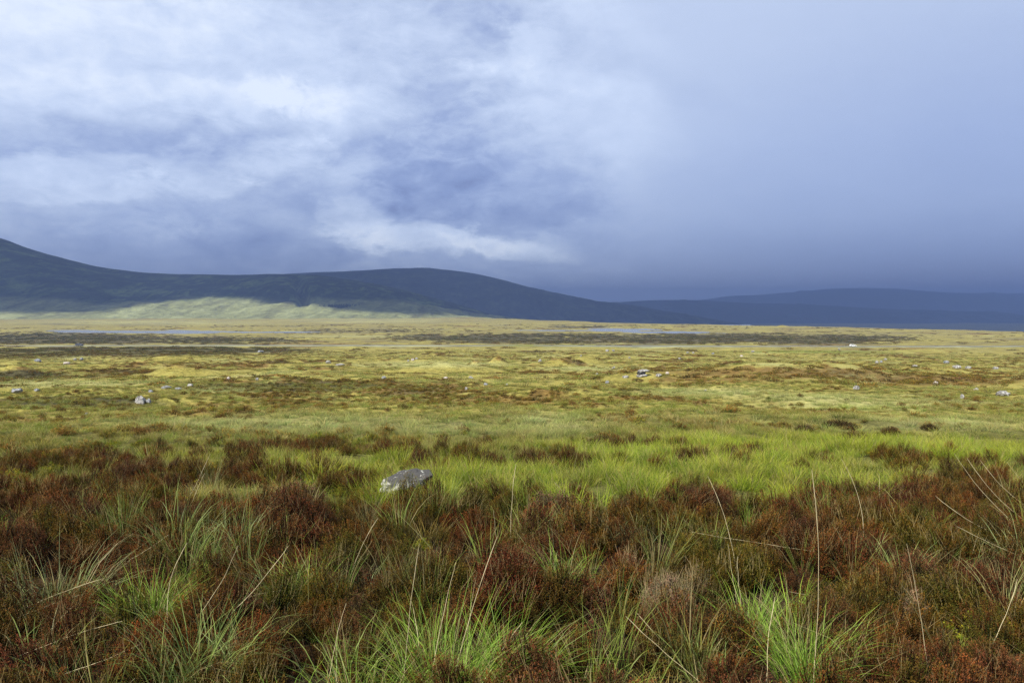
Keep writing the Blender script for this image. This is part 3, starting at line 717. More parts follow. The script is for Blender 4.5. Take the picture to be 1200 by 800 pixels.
def rock_material(name, light, darkc, amount, scale, cap=False):
    m, t = new_mat(name); P = t.node('ShaderNodeTexCoord').outputs['Object']
    n = t.noise(P, scale, 8, .62, .5); f = t.noise(P, scale * 7, 6, .7); s = t.noise(P, scale * 2.2, 5, .6, 1.0)
    c = t.mix(f, tuple(x * .72 for x in light), tuple(min(x * 1.2, .85) for x in light))
    if cap:                                                 # black crust grows over the crown, the low end stays bare
        sx = t.node('ShaderNodeSeparateXYZ'); t.l.new(P, sx.inputs[0])
        n_ = t.m('SUBTRACT', n, t.m('MULTIPLY', t.m('ADD', sx.outputs[0], t.m('MULTIPLY', sx.outputs[2], 1.2)), .75))
    else: n_ = n
    blot = t.rng(t.m('ADD', n_, t.m('MULTIPLY', t.m('SUBTRACT', f, .5), .35)), .5 - amount, .56 - amount, 0, 1)
    c = t.mix(t.m('SUBTRACT', 1.0, blot), c, t.mix(f, tuple(x * .6 for x in darkc), tuple(x * 1.7 for x in darkc)))
    c = t.mix(t.rng(s, .62, .66, 0, .9), c, (.40, .41, .37))
    bs = t.node('ShaderNodeBsdfPrincipled'); t.l.new(c, bs.inputs['Base Color']); bs.inputs['Roughness'].default_value = .85
    b = t.node('ShaderNodeBump'); b.inputs['Strength'].default_value = .7; b.inputs['Distance'].default_value = .03 / max(scale / 6, .2)
    t.l.new(t.m('ADD', n, t.m('MULTIPLY', f, .5)), b.inputs['Height']); t.l.new(b.outputs[0], bs.inputs['Normal'])
    o = t.node('ShaderNodeOutputMaterial'); t.l.new(bs.outputs[0], o.inputs[0]); return m
RM_MAIN = rock_material('lichened_boulder', (.36, .35, .31), (.05, .048, .047), .0, 8., True)
RM_PALE = rock_material('pale_rock', (.38, .37, .35), (.14, .13, .12), .04, 3.)
RM_GREY = rock_material('grey_rock', (.26, .26, .27), (.09, .11, .11), .07, 3.)
RM_PINK = rock_material('pinkish_rock', (.48, .42, .38), (.17, .14, .12), .12, 3.)

bx, by, bz = at(474, 583)
me = rock_mesh('boulder', 24, .27, .18, .118, 6, 5, .12); me.materials.append(RM_MAIN)
boulder = link(bpy.data.objects.new('boulder', me)); boulder.location = (bx, by, bz + .12); boulder.rotation_euler = (R(10), R(-17), R(14))
tag(boulder, 'lichened grey boulder with black top and pale left end, poking out of the heather', 'boulder')
CLEAR.append((bx, by, .22)); CLEAR.append((bx + .02, by - .16, .14))

# ------------------------------------------------------------------ rocks strewn over the moor: px, py (foot), width px, height px, material, tilt, label
ROCKS = [
 (15, 461, 18, 7, 'g', -14, 'long grey rock slanting up to the right at the left edge'),
 (40, 459, 8, 4, 'g', 0, 'small dull rock just right of the slanting slab at the left edge'),
 (161, 474, 15, 11, 'p', 8, 'bright white pointed rock, tallest of the left half of the moor'),
 (172, 473, 8, 6, 'g', -10, 'small grey rock leaning against the right side of the white pointed rock'),
 (174, 460, 8, 4, 'g', 12, 'small grey stone between the white pointed rock and the flat slab'),
 (192, 456, 15, 5, 'g', 0, 'flat grey slab, left one of a joined pair above the white pointed rock'),
 (206, 457, 11, 4, 'g', 5, 'flat grey slab, right one of a joined pair above the white pointed rock'),
 (221, 453, 8, 4, 'p', -6, 'small whitish stone just right of the pair of flat slabs'),
 (98, 487, 5, 4, 'p', 0, 'little white stone beside a dark heather clump below the olive bank'),
 (42, 424, 11, 4, 'g', 4, 'low grey rock on the dark ground below the road at the left'),
 (86, 422, 6, 3, 'p', 0, 'pale rock, left of two close together under the parked dark car'),
 (94, 422, 6, 4, 'g', 0, 'grey rock, right of two close together under the parked dark car'),
 (76, 427, 9, 4, 'k', 0, 'low pinkish rock below the two rocks near the dark car'),
 (266, 446, 6, 5, 'k', 0, 'single blunt pinkish stone above the dark grassy bank'),
 (300, 446, 5, 4, 'p', 0, 'small pale stone on the crest of the dark grassy bank'),
 (304, 413, 9, 3, 'g', 0, 'flat grey rock lying close below the road in dark heath'),
 (384, 426, 8, 5, 'p', 0, 'pale rock left of the white flat one, on reddish ground'),
 (398, 429, 13, 4, 'p', -5, 'white flat rock at the tip of the light green strip'),
 (478, 424, 4, 3, 'p', 0, 'leftmost stone of the pale trio above the light green strip'),
 (483, 423, 5, 4, 'k', 0, 'middle stone of the pale trio above the light green strip'),
 (488, 421, 5, 3, 'p', 0, 'rightmost stone of the pale trio above the light green strip'),
 (449, 444, 7, 4, 'g', 0, 'dull grey rock below the light green strip'),
 (552, 444, 7, 4, 'p', 0, 'whitish stone standing alone near the middle of the moor'),
 (522, 444, 7, 3, 'k', 0, 'pinkish flat stone left of the lone whitish stone'),
 (569, 452, 6, 4, 'g', 0, 'grey stone below and right of the lone whitish stone'),
 (546, 457, 5, 4, 'p', 0, 'small pale stone with a dark gap, above the brown heath patch'),
 (594, 452, 4, 3, 'p', 0, 'tiny white stone right of the grey stone in mid moor'),
 (633, 424, 6, 4, 'p', 0, 'pale stone beside a low brown rise under the road'),
 (681, 418, 3, 3, 'p', 0, 'white speck of stone under the road, left of the road pair'),
 (712, 412, 5, 3, 'p', 0, 'white stone, left one of the pair just under the road'),
 (719, 412, 4, 3, 'p', 0, 'white stone, right one of the pair just under the road'),
 (738, 420, 3, 2.5, 'p', 0, 'tiny white stone on the reddish slope right of the road pair'),
 (719, 433, 3, 5, 'p', 35, 'narrow white stone tilted on end on the grassy mound'),
 (700, 439, 4, 2.5, 'p', 0, 'tiny white stone below the grassy mound'),
 (734, 443, 9, 4.5, 'p', 0, 'broken pale rock left of the black and white outcrop'),
 (712, 450, 6, 5, 'g', 0, 'dull grey rock below the broken pale rock'),
 (773, 442, 9, 5, 'p', -8, 'white rock right of the black and white outcrop, at the foot of the hummock'),
 (783, 439, 7, 4, 'k', 12, 'pinkish white rock behind the white one at the foot of the hummock'),
 (797, 421, 4, 2.5, 'p', 0, 'small white stone on the pale strip above the big hummock'),
 (806, 414, 4, 2.5, 'p', 0, 'tiny white stone left of its twin on the verge below the road'),
 (813, 414, 3.5, 2.5, 'p', 0, 'tiny white stone right of its twin on the verge below the road'),
 (836, 415, 4, 2.5, 'g', 0, 'tiny grey stone on the verge below the lakes road'),
 (883, 413, 5, 3, 'p', 0, 'small white stone beside the green verge'),
 (870, 418, 5, 2.5, 'k', 0, 'small pink stone on reddish heath under the verge'),
 (828, 459, 4, 3, 'p', 0, 'small pale stone at the lower edge of the big hummock'),
 (984, 410, 4, 3, 'p', 0, 'white stone on the roadside just left of the white car'),
 (1006, 457, 10, 6, 'p', 10, 'whitish rock with dark left side, on yellow grass right of centre'),
 (1029, 426, 5, 4, 'p', 0, 'left stone of three in a slanting row beyond the hummock'),
 (1034, 425, 4, 3, 'g', 0, 'middle stone of three in a slanting row beyond the hummock'),
 (1039, 422, 5, 3, 'p', 0, 'right stone of three in a slanting row beyond the hummock'),
 (1074, 430, 8, 3, 'p', 0, 'flat pale stone in the light grass beyond the hummock'),
 (1111, 426, 7, 5, 'g', 0, 'grey green stone up the slope left of the two white slabs'),
 (1124, 432, 11, 5, 'p', 0, 'larger left white slab of a pair near the right edge'),
 (1137, 432, 9, 3.5, 'p', 0, 'smaller right white slab of a pair near the right edge'),
 (1169, 433, 9, 4, 'p', 0, 'white flat stone alone, right of the pair of white slabs'),
 (1099, 451, 7, 6, 'k', -12, 'dull pinkish rock on the reddish slope below the white slabs'),
 (1147, 458, 7, 4, 'p', 0, 'small white rock with a brown shadowed side, left of the big white rock'),
 (1130, 468, 6, 7, 'p', 0, 'upright white rock in tan grass below the small white one'),
 (1179, 464, 20, 7, 'p', 4, 'biggest white rock at the far right edge, dark on its left'),
]
RMm = {'p': RM_PALE, 'g': RM_GREY, 'k': RM_PINK}
for i, (px, py, wp, hp, mt, tilt, lab) in enumerate(ROCKS):
    x, y, z = at(px, py)
    s = y / F; w_ = wp * s; h_ = hp * s
    me = rock_mesh('rock', 40 + i * 3, w_ / 2 * .85, w_ / 2 * .7, h_ * .52, 4 if wp > 9 else 3, 8, .15); me.materials.append(RMm[mt])
    o = link(bpy.data.objects.new('rock', me)); o.location = (x, y + w_ * .2, z + h_ * .30); o.rotation_euler = (R(random.uniform(-8, 8)), R(tilt), R(random.uniform(-20, 20)))
    tag(o, lab, 'rock', 'rocks strewn over the moor'); CLEAR.append((x, y - w_ * .2, w_ * .6))
# the black and white outcrop: two pale slabs round a dark lump painting the recess shade
x, y, z = at(753, 441); s = y / F
oc = link(bpy.data.objects.new('rock_outcrop', None)); oc.location = (x, y, z); tag(oc, 'white rock outcrop with a shadowed hollow across its front, in mid moor', 'rock outcrop', 'rocks strewn over the moor')
for nm, dx, dz, w_, h_, mt, sd, dy in (('base_slab', .3, .8, 15, 2.4, RM_PALE, 5, 0), ('cap_slab', 1.2, 6.0, 14, 2.6, RM_PALE, 8, .5), ('shade_core', -.6, 3.5, 13, 3.0, None, 12, .3)):
    me = rock_mesh(nm, 300 + sd, w_ * s / 2, w_ * s / 2.6, h_ * s * .75, 4, 6, .12)
    me.materials.append(mt or rock_material('recess_shade', (.03, .032, .034), (.015, .015, .016), .1, 3.))
    o = link(bpy.data.objects.new(nm, me), oc); o.location = (dx * s, dy * s * 4, dz * s); o.rotation_euler = (0, R(-3), 0)
CLEAR.append((x, y, 9 * s)); CLEAR.append((x, y - 9 * s, 6 * s))

# ------------------------------------------------------------------ scattered cover
P_BROWN = [(.080, .038, .022), (.10, .044, .020), (.062, .032, .022), (.080, .055, .018), (.065, .058, .018), (.090, .055, .048)]
def put_heather(name, x, y, col, sc, tints, hz=1.0, tiltv=.18):
    z = H(x, y); n = len(x)
    rot = np.stack([rng.normal(0, tiltv, n), rng.normal(0, tiltv, n), rng.uniform(0, 6.28, n)], -1)
    s3 = np.stack([sc, sc, sc * hz * rng.uniform(.8, 1.25, n)], -1)
    scatter(name, np.stack([x, y, z - .02], -1), rot, s3, tints, col)
# near heather
x, y = jitter_pts(1.2, 14, 27.0, R(50)); z = H(x, y); zn = zones(x, y, z)
n2 = fbm(x, y, .9, 3, 151); rr = np.hypot(x, y)
prob = zn[0] + (1 - zn[0]) * zn[1] * .9
k = (rng.uniform(0, 1, len(x)) < prob * (1 - .12 * sstep(.3, .6, -n2))) & keep_clear(x, y)
x, y = x[k], y[k]; n2 = n2[k]; n = len(x)
nt = fbm(x, y, 1.1, 3, 160); tn = pick_tint(n, P_BROWN, [3, 3, 3, 2.5, 2.5, .6]); ol = sstep(.0, .35, nt); tn = mixc(tn, pick_tint(n, [(.058, .062, .014), (.08, .078, .016), (.085, .062, .015)], [1, 1, 1]), ol * .85)
pp = sstep(.15, .45, fbm(x, y, .8, 2, 171)); tn = mixc(tn, pick_tint(n, [(.085, .038, .030), (.06, .028, .028)], [1, 1]), pp * .6)
put_heather('heather', x, y, COL_H, rng.uniform(.55, 1.0, n) * (1 + n2 * .38) * (.82 + .12 * zn[0][k]), tn * 1.15, 1.0)
# heath clumps on the plain, dark bands tinted with painted cloud shade
x, y = jitter_pts(330, 1250, .045, R(36)); z = H(x, y); zn = zones(x, y, z); nn = fbm(x, y, 55, 4, 301, .6)
px = topx(x, y); cr = np.interp(px, CRX, CRY)
k = (rng.uniform(0, 1, len(x)) < np.maximum(sstep(.2, .8, zn[2]) * .75, sstep(.12, .35, nn) * .35)) & (z > WATER + .1) & (np.abs(y - road_y(x)) > 14) & (y < cr); x, y, dk = x[k], y[k], zn[2][k]; n = len(x)
tn = mixc(pick_tint(n, [(.15, .11, .045), (.13, .12, .045), (.18, .14, .06)], [1, 1, 1]), pick_tint(n, [(.08, .085, .038), (.10, .105, .045), (.11, .10, .048)], [1, 1, 1]), np.clip(dk * 1.3, 0, 1))
put_heather('shaded_heath', x, y, COL_HF, rng.uniform(2.0, 6.5, n), tn, .38, .04)
# heath clumps farther out
x, y = jitter_pts(14, 70, 5.0, R(40)); z = H(x, y); zn = zones(x, y, z)
k = (rng.uniform(0, 1, len(x)) < np.maximum(zn[1] * 1.0, zn[2] * .8) * .9 + .015) & keep_clear(x, y); x, y, dk = x[k], y[k], zn[2][k]; n = len(x)
tn = pick_tint(n, [(.15, .105, .045), (.19, .14, .05), (.11, .075, .036), (.16, .15, .042)], [2, 2, 2, 1.5]); tn = mixc(tn, pick_tint(n, [(.08, .075, .025), (.10, .09, .03)], [1, 1]), dk * .85)
put_heather('heath_clumps', x, y, COL_HM, rng.uniform(.4, 1.0, n), tn * 1.15, .7)
x, y = jitter_pts(70, 330, .7, R(37)); z = H(x, y); zn = zones(x, y, z)
k = (rng.uniform(0, 1, len(x)) < np.maximum(zn[1], zn[2]) * .95 + .02) & keep_clear(x, y); x, y, dk = x[k], y[k], zn[2][k]; n = len(x)
tn = pick_tint(n, [(.17, .125, .052), (.21, .16, .06), (.13, .092, .045), (.18, .165, .055)], [2, 2, 2, 1.5]); tn = mixc(tn, pick_tint(n, [(.075, .07, .03), (.10, .09, .035)], [1, 1]), dk * .85)
put_heather('far_heath', x, y, COL_HF, rng.uniform(.6, 1.7, n), tn, .55)

def grass_tints(n, green, pale):
    a = pick_tint(n, [(.26, .29, .06), (.32, .31, .075), (.27, .20, .055), (.13, .14, .035), (.42, .38, .15), (.22, .28, .06)], [2, 1.5, 1.4, 1.2, .8, 1])
    a = mixc(a, pick_tint(n, [(.42, .45, .18), (.38, .44, .16), (.47, .46, .22)], [1, 1, .6]), pale * .85)
    return mixc(a, pick_tint(n, [(.30, .38, .035), (.36, .41, .05), (.20, .29, .035), (.40, .39, .10)], [2, 1.5, 1, .5]), green * .9)
def put_grass(name, x, y, col, sc, tn, hz=1.0):
    z = H(x, y); n = len(x)
    rot = np.stack([rng.normal(0, .12, n), rng.normal(0, .12, n), rng.uniform(0, 6.28, n)], -1)
    scatter(name, np.stack([x, y, z - .01], -1), rot, np.stack([sc, sc, sc * hz * rng.uniform(.8, 1.2, n)], -1), tn, col)
# bright moor grass around and beyond the heather
x, y = jitter_pts(3, 18, 26.0, R(46)); z = H(x, y); zn = zones(x, y, z)
k = (rng.uniform(0, 1, len(x)) < (1 - zn[0] * .93) * (1 - zn[1] * .95)) & keep_clear(x, y); x, y = x[k], y[k]; n = len(x); gr, pa = zn[3][k], zn[4][k]; rr = np.hypot(x, y)
put_grass('moor_grass', x, y, COL_GM, rng.uniform(.5, 1.0, n) * (.76 + .26 * gr) * (1 + .5 * fbm(x, y, 1.1, 2, 222)), grass_tints(n, np.clip(gr * 1.3, 0, 1), pa), 1.05)
x, y = jitter_pts(18, 75, 6.5, R(38)); z = H(x, y); zn = zones(x, y, z)
k = (rng.uniform(0, 1, len(x)) < (1 - zn[1] * .8)) & keep_clear(x, y); x, y = x[k], y[k]; n = len(x)
put_grass('rough_grass', x, y, COL_GM, rng.uniform(.5, 1.5, n), grass_tints(n, zn[3][k] * .8, zn[4][k]), .55)
x, y = jitter_pts(70, 330, .34, R(37)); z = H(x, y); zn = zones(x, y, z)
k = (rng.uniform(0, 1, len(x)) < (1 - zn[1] * .8) * (1 - zn[2] * .5)) & keep_clear(x, y); x, y = x[k], y[k]; n = len(x)
put_grass('far_grass', x, y, COL_GF, rng.uniform(.9, 2.2, n), grass_tints(n, zn[3][k] * .6, zn[4][k]), .5)
x, y = jitter_pts(4.5, 16, 9.0, R(44)); z = H(x, y); zn = zones(x, y, z); px = topx(x, y); nn = fbm(x, y, 1.3, 3, 197)
k = (rng.uniform(0, 1, len(x)) < (.15 + .85 * (1 - sstep(380, 620, px))) * (1 - zn[0] * .7) * sstep(-.25, .25, nn)) & keep_clear(x, y); x, y = x[k], y[k]; n = len(x)
put_heather('bilberry', x, y, COL_HM, rng.uniform(.35, .7, n), pick_tint(n, [(.16, .19, .03), (.20, .22, .035), (.12, .14, .03), (.13, .11, .03)], [2, 2, 1.5, 1]), .8)
x, y = jitter_pts(1.3, 8.0, 16.0, R(48)); z = H(x, y); zn = zones(x, y, z); nn = fbm(x, y, .75, 3, 411)
k = (rng.uniform(0, 1, len(x)) < sstep(.12, .36, nn) * .6 * zn[0]) & keep_clear(x, y); x, y = x[k], y[k]; n = len(x)
put_grass('fresh_grass', x, y, COL_G, rng.uniform(.55, 1.0, n), pick_tint(n, [(.25, .38, .06), (.30, .42, .08), (.24, .33, .10)], [2, 1.5, 1]), 1.15)
# loose grass threaded through the heather
x, y = jitter_pts(1.3, 8.5, 9.0, R(48)); z = H(x, y); zn = zones(x, y, z); nn = fbm(x, y, .7, 3, 191)
k = (rng.uniform(0, 1, len(x)) < np.maximum(zn[0], .12) * (.07 + .85 * sstep(.02, .38, nn))) & keep_clear(x, y); x, y = x[k], y[k]; n = len(x)
put_grass('wiry_grass', x, y, COL_G, rng.uniform(.6, 1.15, n), pick_tint(n, [(.20, .27, .05), (.25, .32, .08), (.26, .28, .07), (.33, .31, .13)], [2, 2, 1, 1]), 1.4)
x, y = jitter_pts(1.3, 9, 2.2, R(48)); k = keep_clear(x, y); x, y = x[k], y[k]; n = len(x)
put_grass('dry_straws', x, y, COL_D, rng.uniform(.5, 1.15, n), pick_tint(n, [(.42, .36, .18), (.36, .33, .15)], [1, 1]), 1.0)

# ------------------------------------------------------------------ grass tussocks one can tell apart: px, py of the foot, width px, height px, kind, label
TC = {'bluegreen': (.27, .36, .10), 'bright': (.26, .42, .05), 'pale': (.38, .44, .19), 'olive': (.27, .33, .05), 'straw': (.40, .38, .18)}
TUSS = [
 (165, 742, 80, 74, 'bright', 0, 160, 'dense fine bright green tussock at lower left, yellow tipped'),
 (118, 738, 60, 60, 'olive', -.25, 26, 'sparse yellow blades leaning left beside the dense fine tussock'),
 (222, 812, 120, 120, 'bluegreen', .05, 190, 'large blue-green tussock at the bottom, right of the dense fine one'),
 (203, 662, 76, 92, 'bluegreen', .2, 90, 'tall blue-green tussock with arching blades left of the pale fanning one'),
 (276, 652, 74, 68, 'pale', .3, 80, 'pale tussock fanning to the right above the dark heather'),
 (322, 706, 70, 62, 'bluegreen', .05, 60, 'loose green tussock between the arching ones and the bottom tufts'),
 (60, 722, 130, 96, 'pale', .3, 120, 'grey-green tussock leaning right at the left edge'),
 (30, 790, 110, 60, 'bluegreen', .1, 60, 'thin dark green tussock in the bottom left corner'),
 (520, 830, 170, 130, 'bright', .04, 230, 'brightest green tussock at the bottom centre'),
 (600, 820, 90, 110, 'bright', .15, 90, 'bright green tussock leaning right, joined to the bottom centre one'),
 (390, 820, 120, 80, 'bluegreen', -.1, 60, 'thin dark tussock left of the bottom centre tussock'),
 (430, 706, 120, 46, 'pale', .55, 80, 'sprawling pale blades flattened to the right under the boulder'),
 (635, 676, 60, 50, 'pale', -.55, 60, 'small pale tussock drooping to the left in mid heather'),
 (660, 690, 40, 60, 'bright', 0, 36, 'narrow green tuft beside the pale drooping tussock'),
 (612, 648, 50, 66, 'olive', 0, 40, 'thin olive tuft around the tall upright stalk'),
 (742, 642, 70, 40, 'pale', -.2, 34, 'flattened tuft behind the dark green hollow'),
 (800, 645, 46, 44, 'bluegreen', .1, 30, 'short tuft left of the first tall bent stalk'),
 (700, 830, 160, 90, 'olive', 0, 80, 'thin tussock on the bottom edge right of the brightest tussock'),
 (886, 752, 80, 64, 'bright', .1, 100, 'bright green tussock left of the tall straight stalk'),
 (955, 800, 120, 90, 'bright', .2, 130, 'wide tangled green tussock at the foot of the tall straight stalk'),
 (1012, 682, 70, 60, 'bluegreen', 0, 60, 'green tuft at the foot of the curved stalk'),
 (1066, 692, 50, 70, 'bluegreen', 0, 44, 'upright green tuft right of the curved stalk'),
 (1140, 672, 50, 40, 'bluegreen', 0, 26, 'small green tuft in the heather at right'),
 (1204, 668, 60, 56, 'pale', -.4, 60, 'tuft at the right edge leaning left under the long fan of stalks'),
 (1010, 790, 80, 60, 'olive', .1, 40, 'ragged olive tuft right of the wide tangled tussock'),
 (830, 812, 90, 80, 'bluegreen', .1, 40, 'narrow dark green blades on the bottom edge right of centre'),
]
for i, (px, py, wp, hp, kd, lean, nb_, lab) in enumerate(TUSS):
    x, y, z = at(px, min(py, 900)); s = y / F
    T = Tri(); g = np.random.default_rng(700 + i); Lb = hp * s * 1.12 + .05; wd = .0046 if kd != 'bright' else .0036
    bz_ = wp * s * .22
    for q_ in range(3):                        # neighbouring crowns grown together, with flattened dead leaves at the foot
        blades(T, g, int(nb_ * (.6 if kd == 'bright' else .3)), Lb * g.uniform(.55, .95), wd, wp * s * .22, .5, g.uniform(.6, 1.3), 4, .22, lean=(lean * .9 + g.normal(0, .25), g.normal(0, .2)), center=(g.normal(0, bz_), g.normal(0, bz_ * .8)))
    blades(T, g, int(nb_ * .35), Lb * .6, wd, wp * s * .34, 2.2, .6, 4, .9, lean=(0, 0))
    blades(T, g, int(nb_ * (1.2 if kd == 'bright' else .7)), Lb, wd, wp * s * .34, .42 if abs(lean) < .5 else .8, .8, 4, .16, lean=(lean * .9, -.05))
    me = T.mesh('grass_tussock', MO_G); o = link(bpy.data.objects.new('grass_tussock', me)); o.location = (x, y, z); o.color = (*TC[kd], 1)
    tag(o, lab, 'grass tussock', 'grass tussocks in the heather')

# ------------------------------------------------------------------ dry stalks: base px,py -> tip px,py, bend, thickness mm, label
def stalk_material():
    return simple_mat('dry_stalk', (.50, .42, .24), .6, .25, 25.)
SM = stalk_material()
STALKS = [
 ((190, 752), (220, 640), 14, 'upright straw stalk at the left side of the large blue-green tussock'),
 ((208, 748), (272, 640), -8, 'straw stalk leaning right, middle of the large blue-green tussock'),
 ((250, 740), (333, 642), -4, 'long straw stalk leaning far right from the large blue-green tussock'),
 ((204, 606), (242, 532), -3, 'tall stalk rising from the tall arching tussock, the left of two'),
 ((216, 612), (238, 556), 3, 'shorter stalk rising from the tall arching tussock, the right of two'),
 ((145, 660), (192, 628), -2, 'short stalk slanting right under the tall arching tussock'),
 ((470, 815), (491, 640), 3, 'leftmost of the three long stalks at bottom centre'),
 ((500, 820), (535, 662), 3, 'middle of the three long stalks at bottom centre'),
 ((526, 820), (584, 632), 4, 'rightmost and longest of the three long stalks at bottom centre'),
 ((565, 800), (612, 735), 0, 'thin straw stick low beside the rightmost long stalk'),
 ((380, 810), (404, 712), 3, 'slim stalk left of the bottom centre tussock'),
 ((405, 690), (443, 610), 5, 'slim green-gold stalk under the boulder'),
 ((598, 640), (605, 545), 2, 'thin upright stalk crossing into the green grass near the centre'),
 ((582, 645), (578, 600), 0, 'short upright stalk left of the thin upright one at the centre'),
 ((677, 596), (650, 566), 0, 'short stalk tilted left at the edge of the green grass'),
 ((960, 812), (950, 552), -10, 'tallest straight stalk, right of centre'),
 ((1018, 650), (984, 540), -12, 'tall stalk curved over to the left, right of the straight one'),
 ((870, 690), (828, 560), -8, 'bent stalk left of the tallest straight one'),
 ((1041, 660), (813, 625), 2, 'long pink straw lying almost level across the heather'),
 ((1031, 716), (930, 697), 1, 'shorter straw lying level below the long pink straw'),
 ((822, 805), (736, 727), 2, 'long pale stick slanting down to the bottom edge, lower of two'),
 ((790, 770), (749, 724), 0, 'short pale stick slanting above the longer one'),
 ((1100, 815), (1066, 640), -4, 'long stalk leaning left through the heather at right'),
 ((1168, 772), (1200, 682), -4, 'green-gold stalk near the bottom right corner'),
 ((0, 726), (112, 684), 3, 'upper of the long straws slanting in from the left edge'),
 ((-5, 736), (88, 702), 2, 'lower of the long straws slanting in from the left edge'),
 ((14, 775), (136, 735), 4, 'pale straw lying across the lower left heather'),
 ((50, 802), (158, 758), -4, 'bent straw near the bottom left corner'),
 ((38, 758), (78, 716), 2, 'short doubled straw in the lower left heather'),
 ((100, 659), (152, 662), 0, 'thin red straw lying level above the dense fine tussock'),
 ((260, 712), (330, 697), 3, 'thin curved straw right of the large blue-green tussock'),
 ((1215, 632), (1125, 530), 8, 'long arching stalk, leftmost of the fan at the right edge'),
 ((1220, 622), (1140, 535), 8, 'second stalk of the fan at the right edge'),
 ((1230, 610), (1155, 538), 7, 'third stalk of the fan at the right edge'),
 ((1232, 590), (1186, 541), 4, 'fourth and shortest stalk of the fan at the right edge'),
 ((1225, 645), (1104, 578), 12, 'low arching stalk under the fan at the right edge'),
 ((1215, 660), (1128, 618), 2, 'lowest straight stalk under the fan at the right edge'),
 ((1036, 591), (1034, 556), 0, 'short upright pinkish stalk in the heather near the right'),
 ((1007, 598), (1000, 583), 0, 'tiny stub of a stalk beside the curved stalk'),
 ((905, 800), (915, 705), 4, 'brown stalk standing in the bright tussock right of centre'),
 ((866, 700), (857, 640), 1, 'pair-like pale stalk, left one above the bright tussock'),
 ((872, 706), (868, 655), 1, 'pale stalk, right one above the bright tussock'),
 ((120, 600), (140, 580), 0, 'tiny dry stalk beside the dark heather at left'),
]
def ray_pt(px, py, Y): return np.array([(px - 600) / F * Y, Y, EYE + (360 - py) / F * Y])
for i, ((ax, ay), (tx, ty), bend, lab) in enumerate(STALKS):
    g = random.Random(900 + i)
    x, y, z = at(ax, ay, lift=.05); B = ray_pt(ax, ay, y); Tp = ray_pt(tx, ty, y + g.uniform(-.12, .18) * min(1, y / 4))
    n = 14; s = np.linspace(0, 1, n)[:, None]; P = B * (1 - s) + Tp * s
    px_ = y / F; ax_d = (Tp - B) / np.linalg.norm(Tp - B); side = np.cross(ax_d, (0, 1, 0)); side /= np.linalg.norm(side)
    P = P + side * (np.sin(s * math.pi * .85) * bend * px_) + np.array([[perlin(i * 3.1 + q * 4, .5) * .004, 0, perlin(i + q * 5, 2.5) * .003] for q in s[:, 0]])
    if ay < 790 or True: P[0] -= ax_d * .05
    rad0 = .0016 if y < 5 else .0019
    rads = rad0 * (1 - .55 * s[:, 0]); 
    # small seed head thickening near the tip
    if i % 3 != 1: rads[-4:-1] *= 1.7
    vs = []; k = 6
    for q in range(n):
        d = P[min(q + 1, n - 1)] - P[max(q - 1, 0)]; d /= np.linalg.norm(d); a_ = np.cross(d, (.1, .9, .2)); a_ /= np.linalg.norm(a_); b_ = np.cross(d, a_)
        for j in range(k): th = 6.2832 * j / k; vs.append(P[q] + (a_ * math.cos(th) + b_ * math.sin(th)) * rads[q])
    base_pt = P[0].copy(); vs = np.array(vs) - base_pt
    me = mesh_np('dry_stalk', vs, grid_faces(n, k, True), smooth=True); me.materials.append(SM)
    o = link(bpy.data.objects.new('dry_stalk', me)); o.location = base_pt; tag(o, lab, 'grass stalk', 'dry stalks standing in the heather')

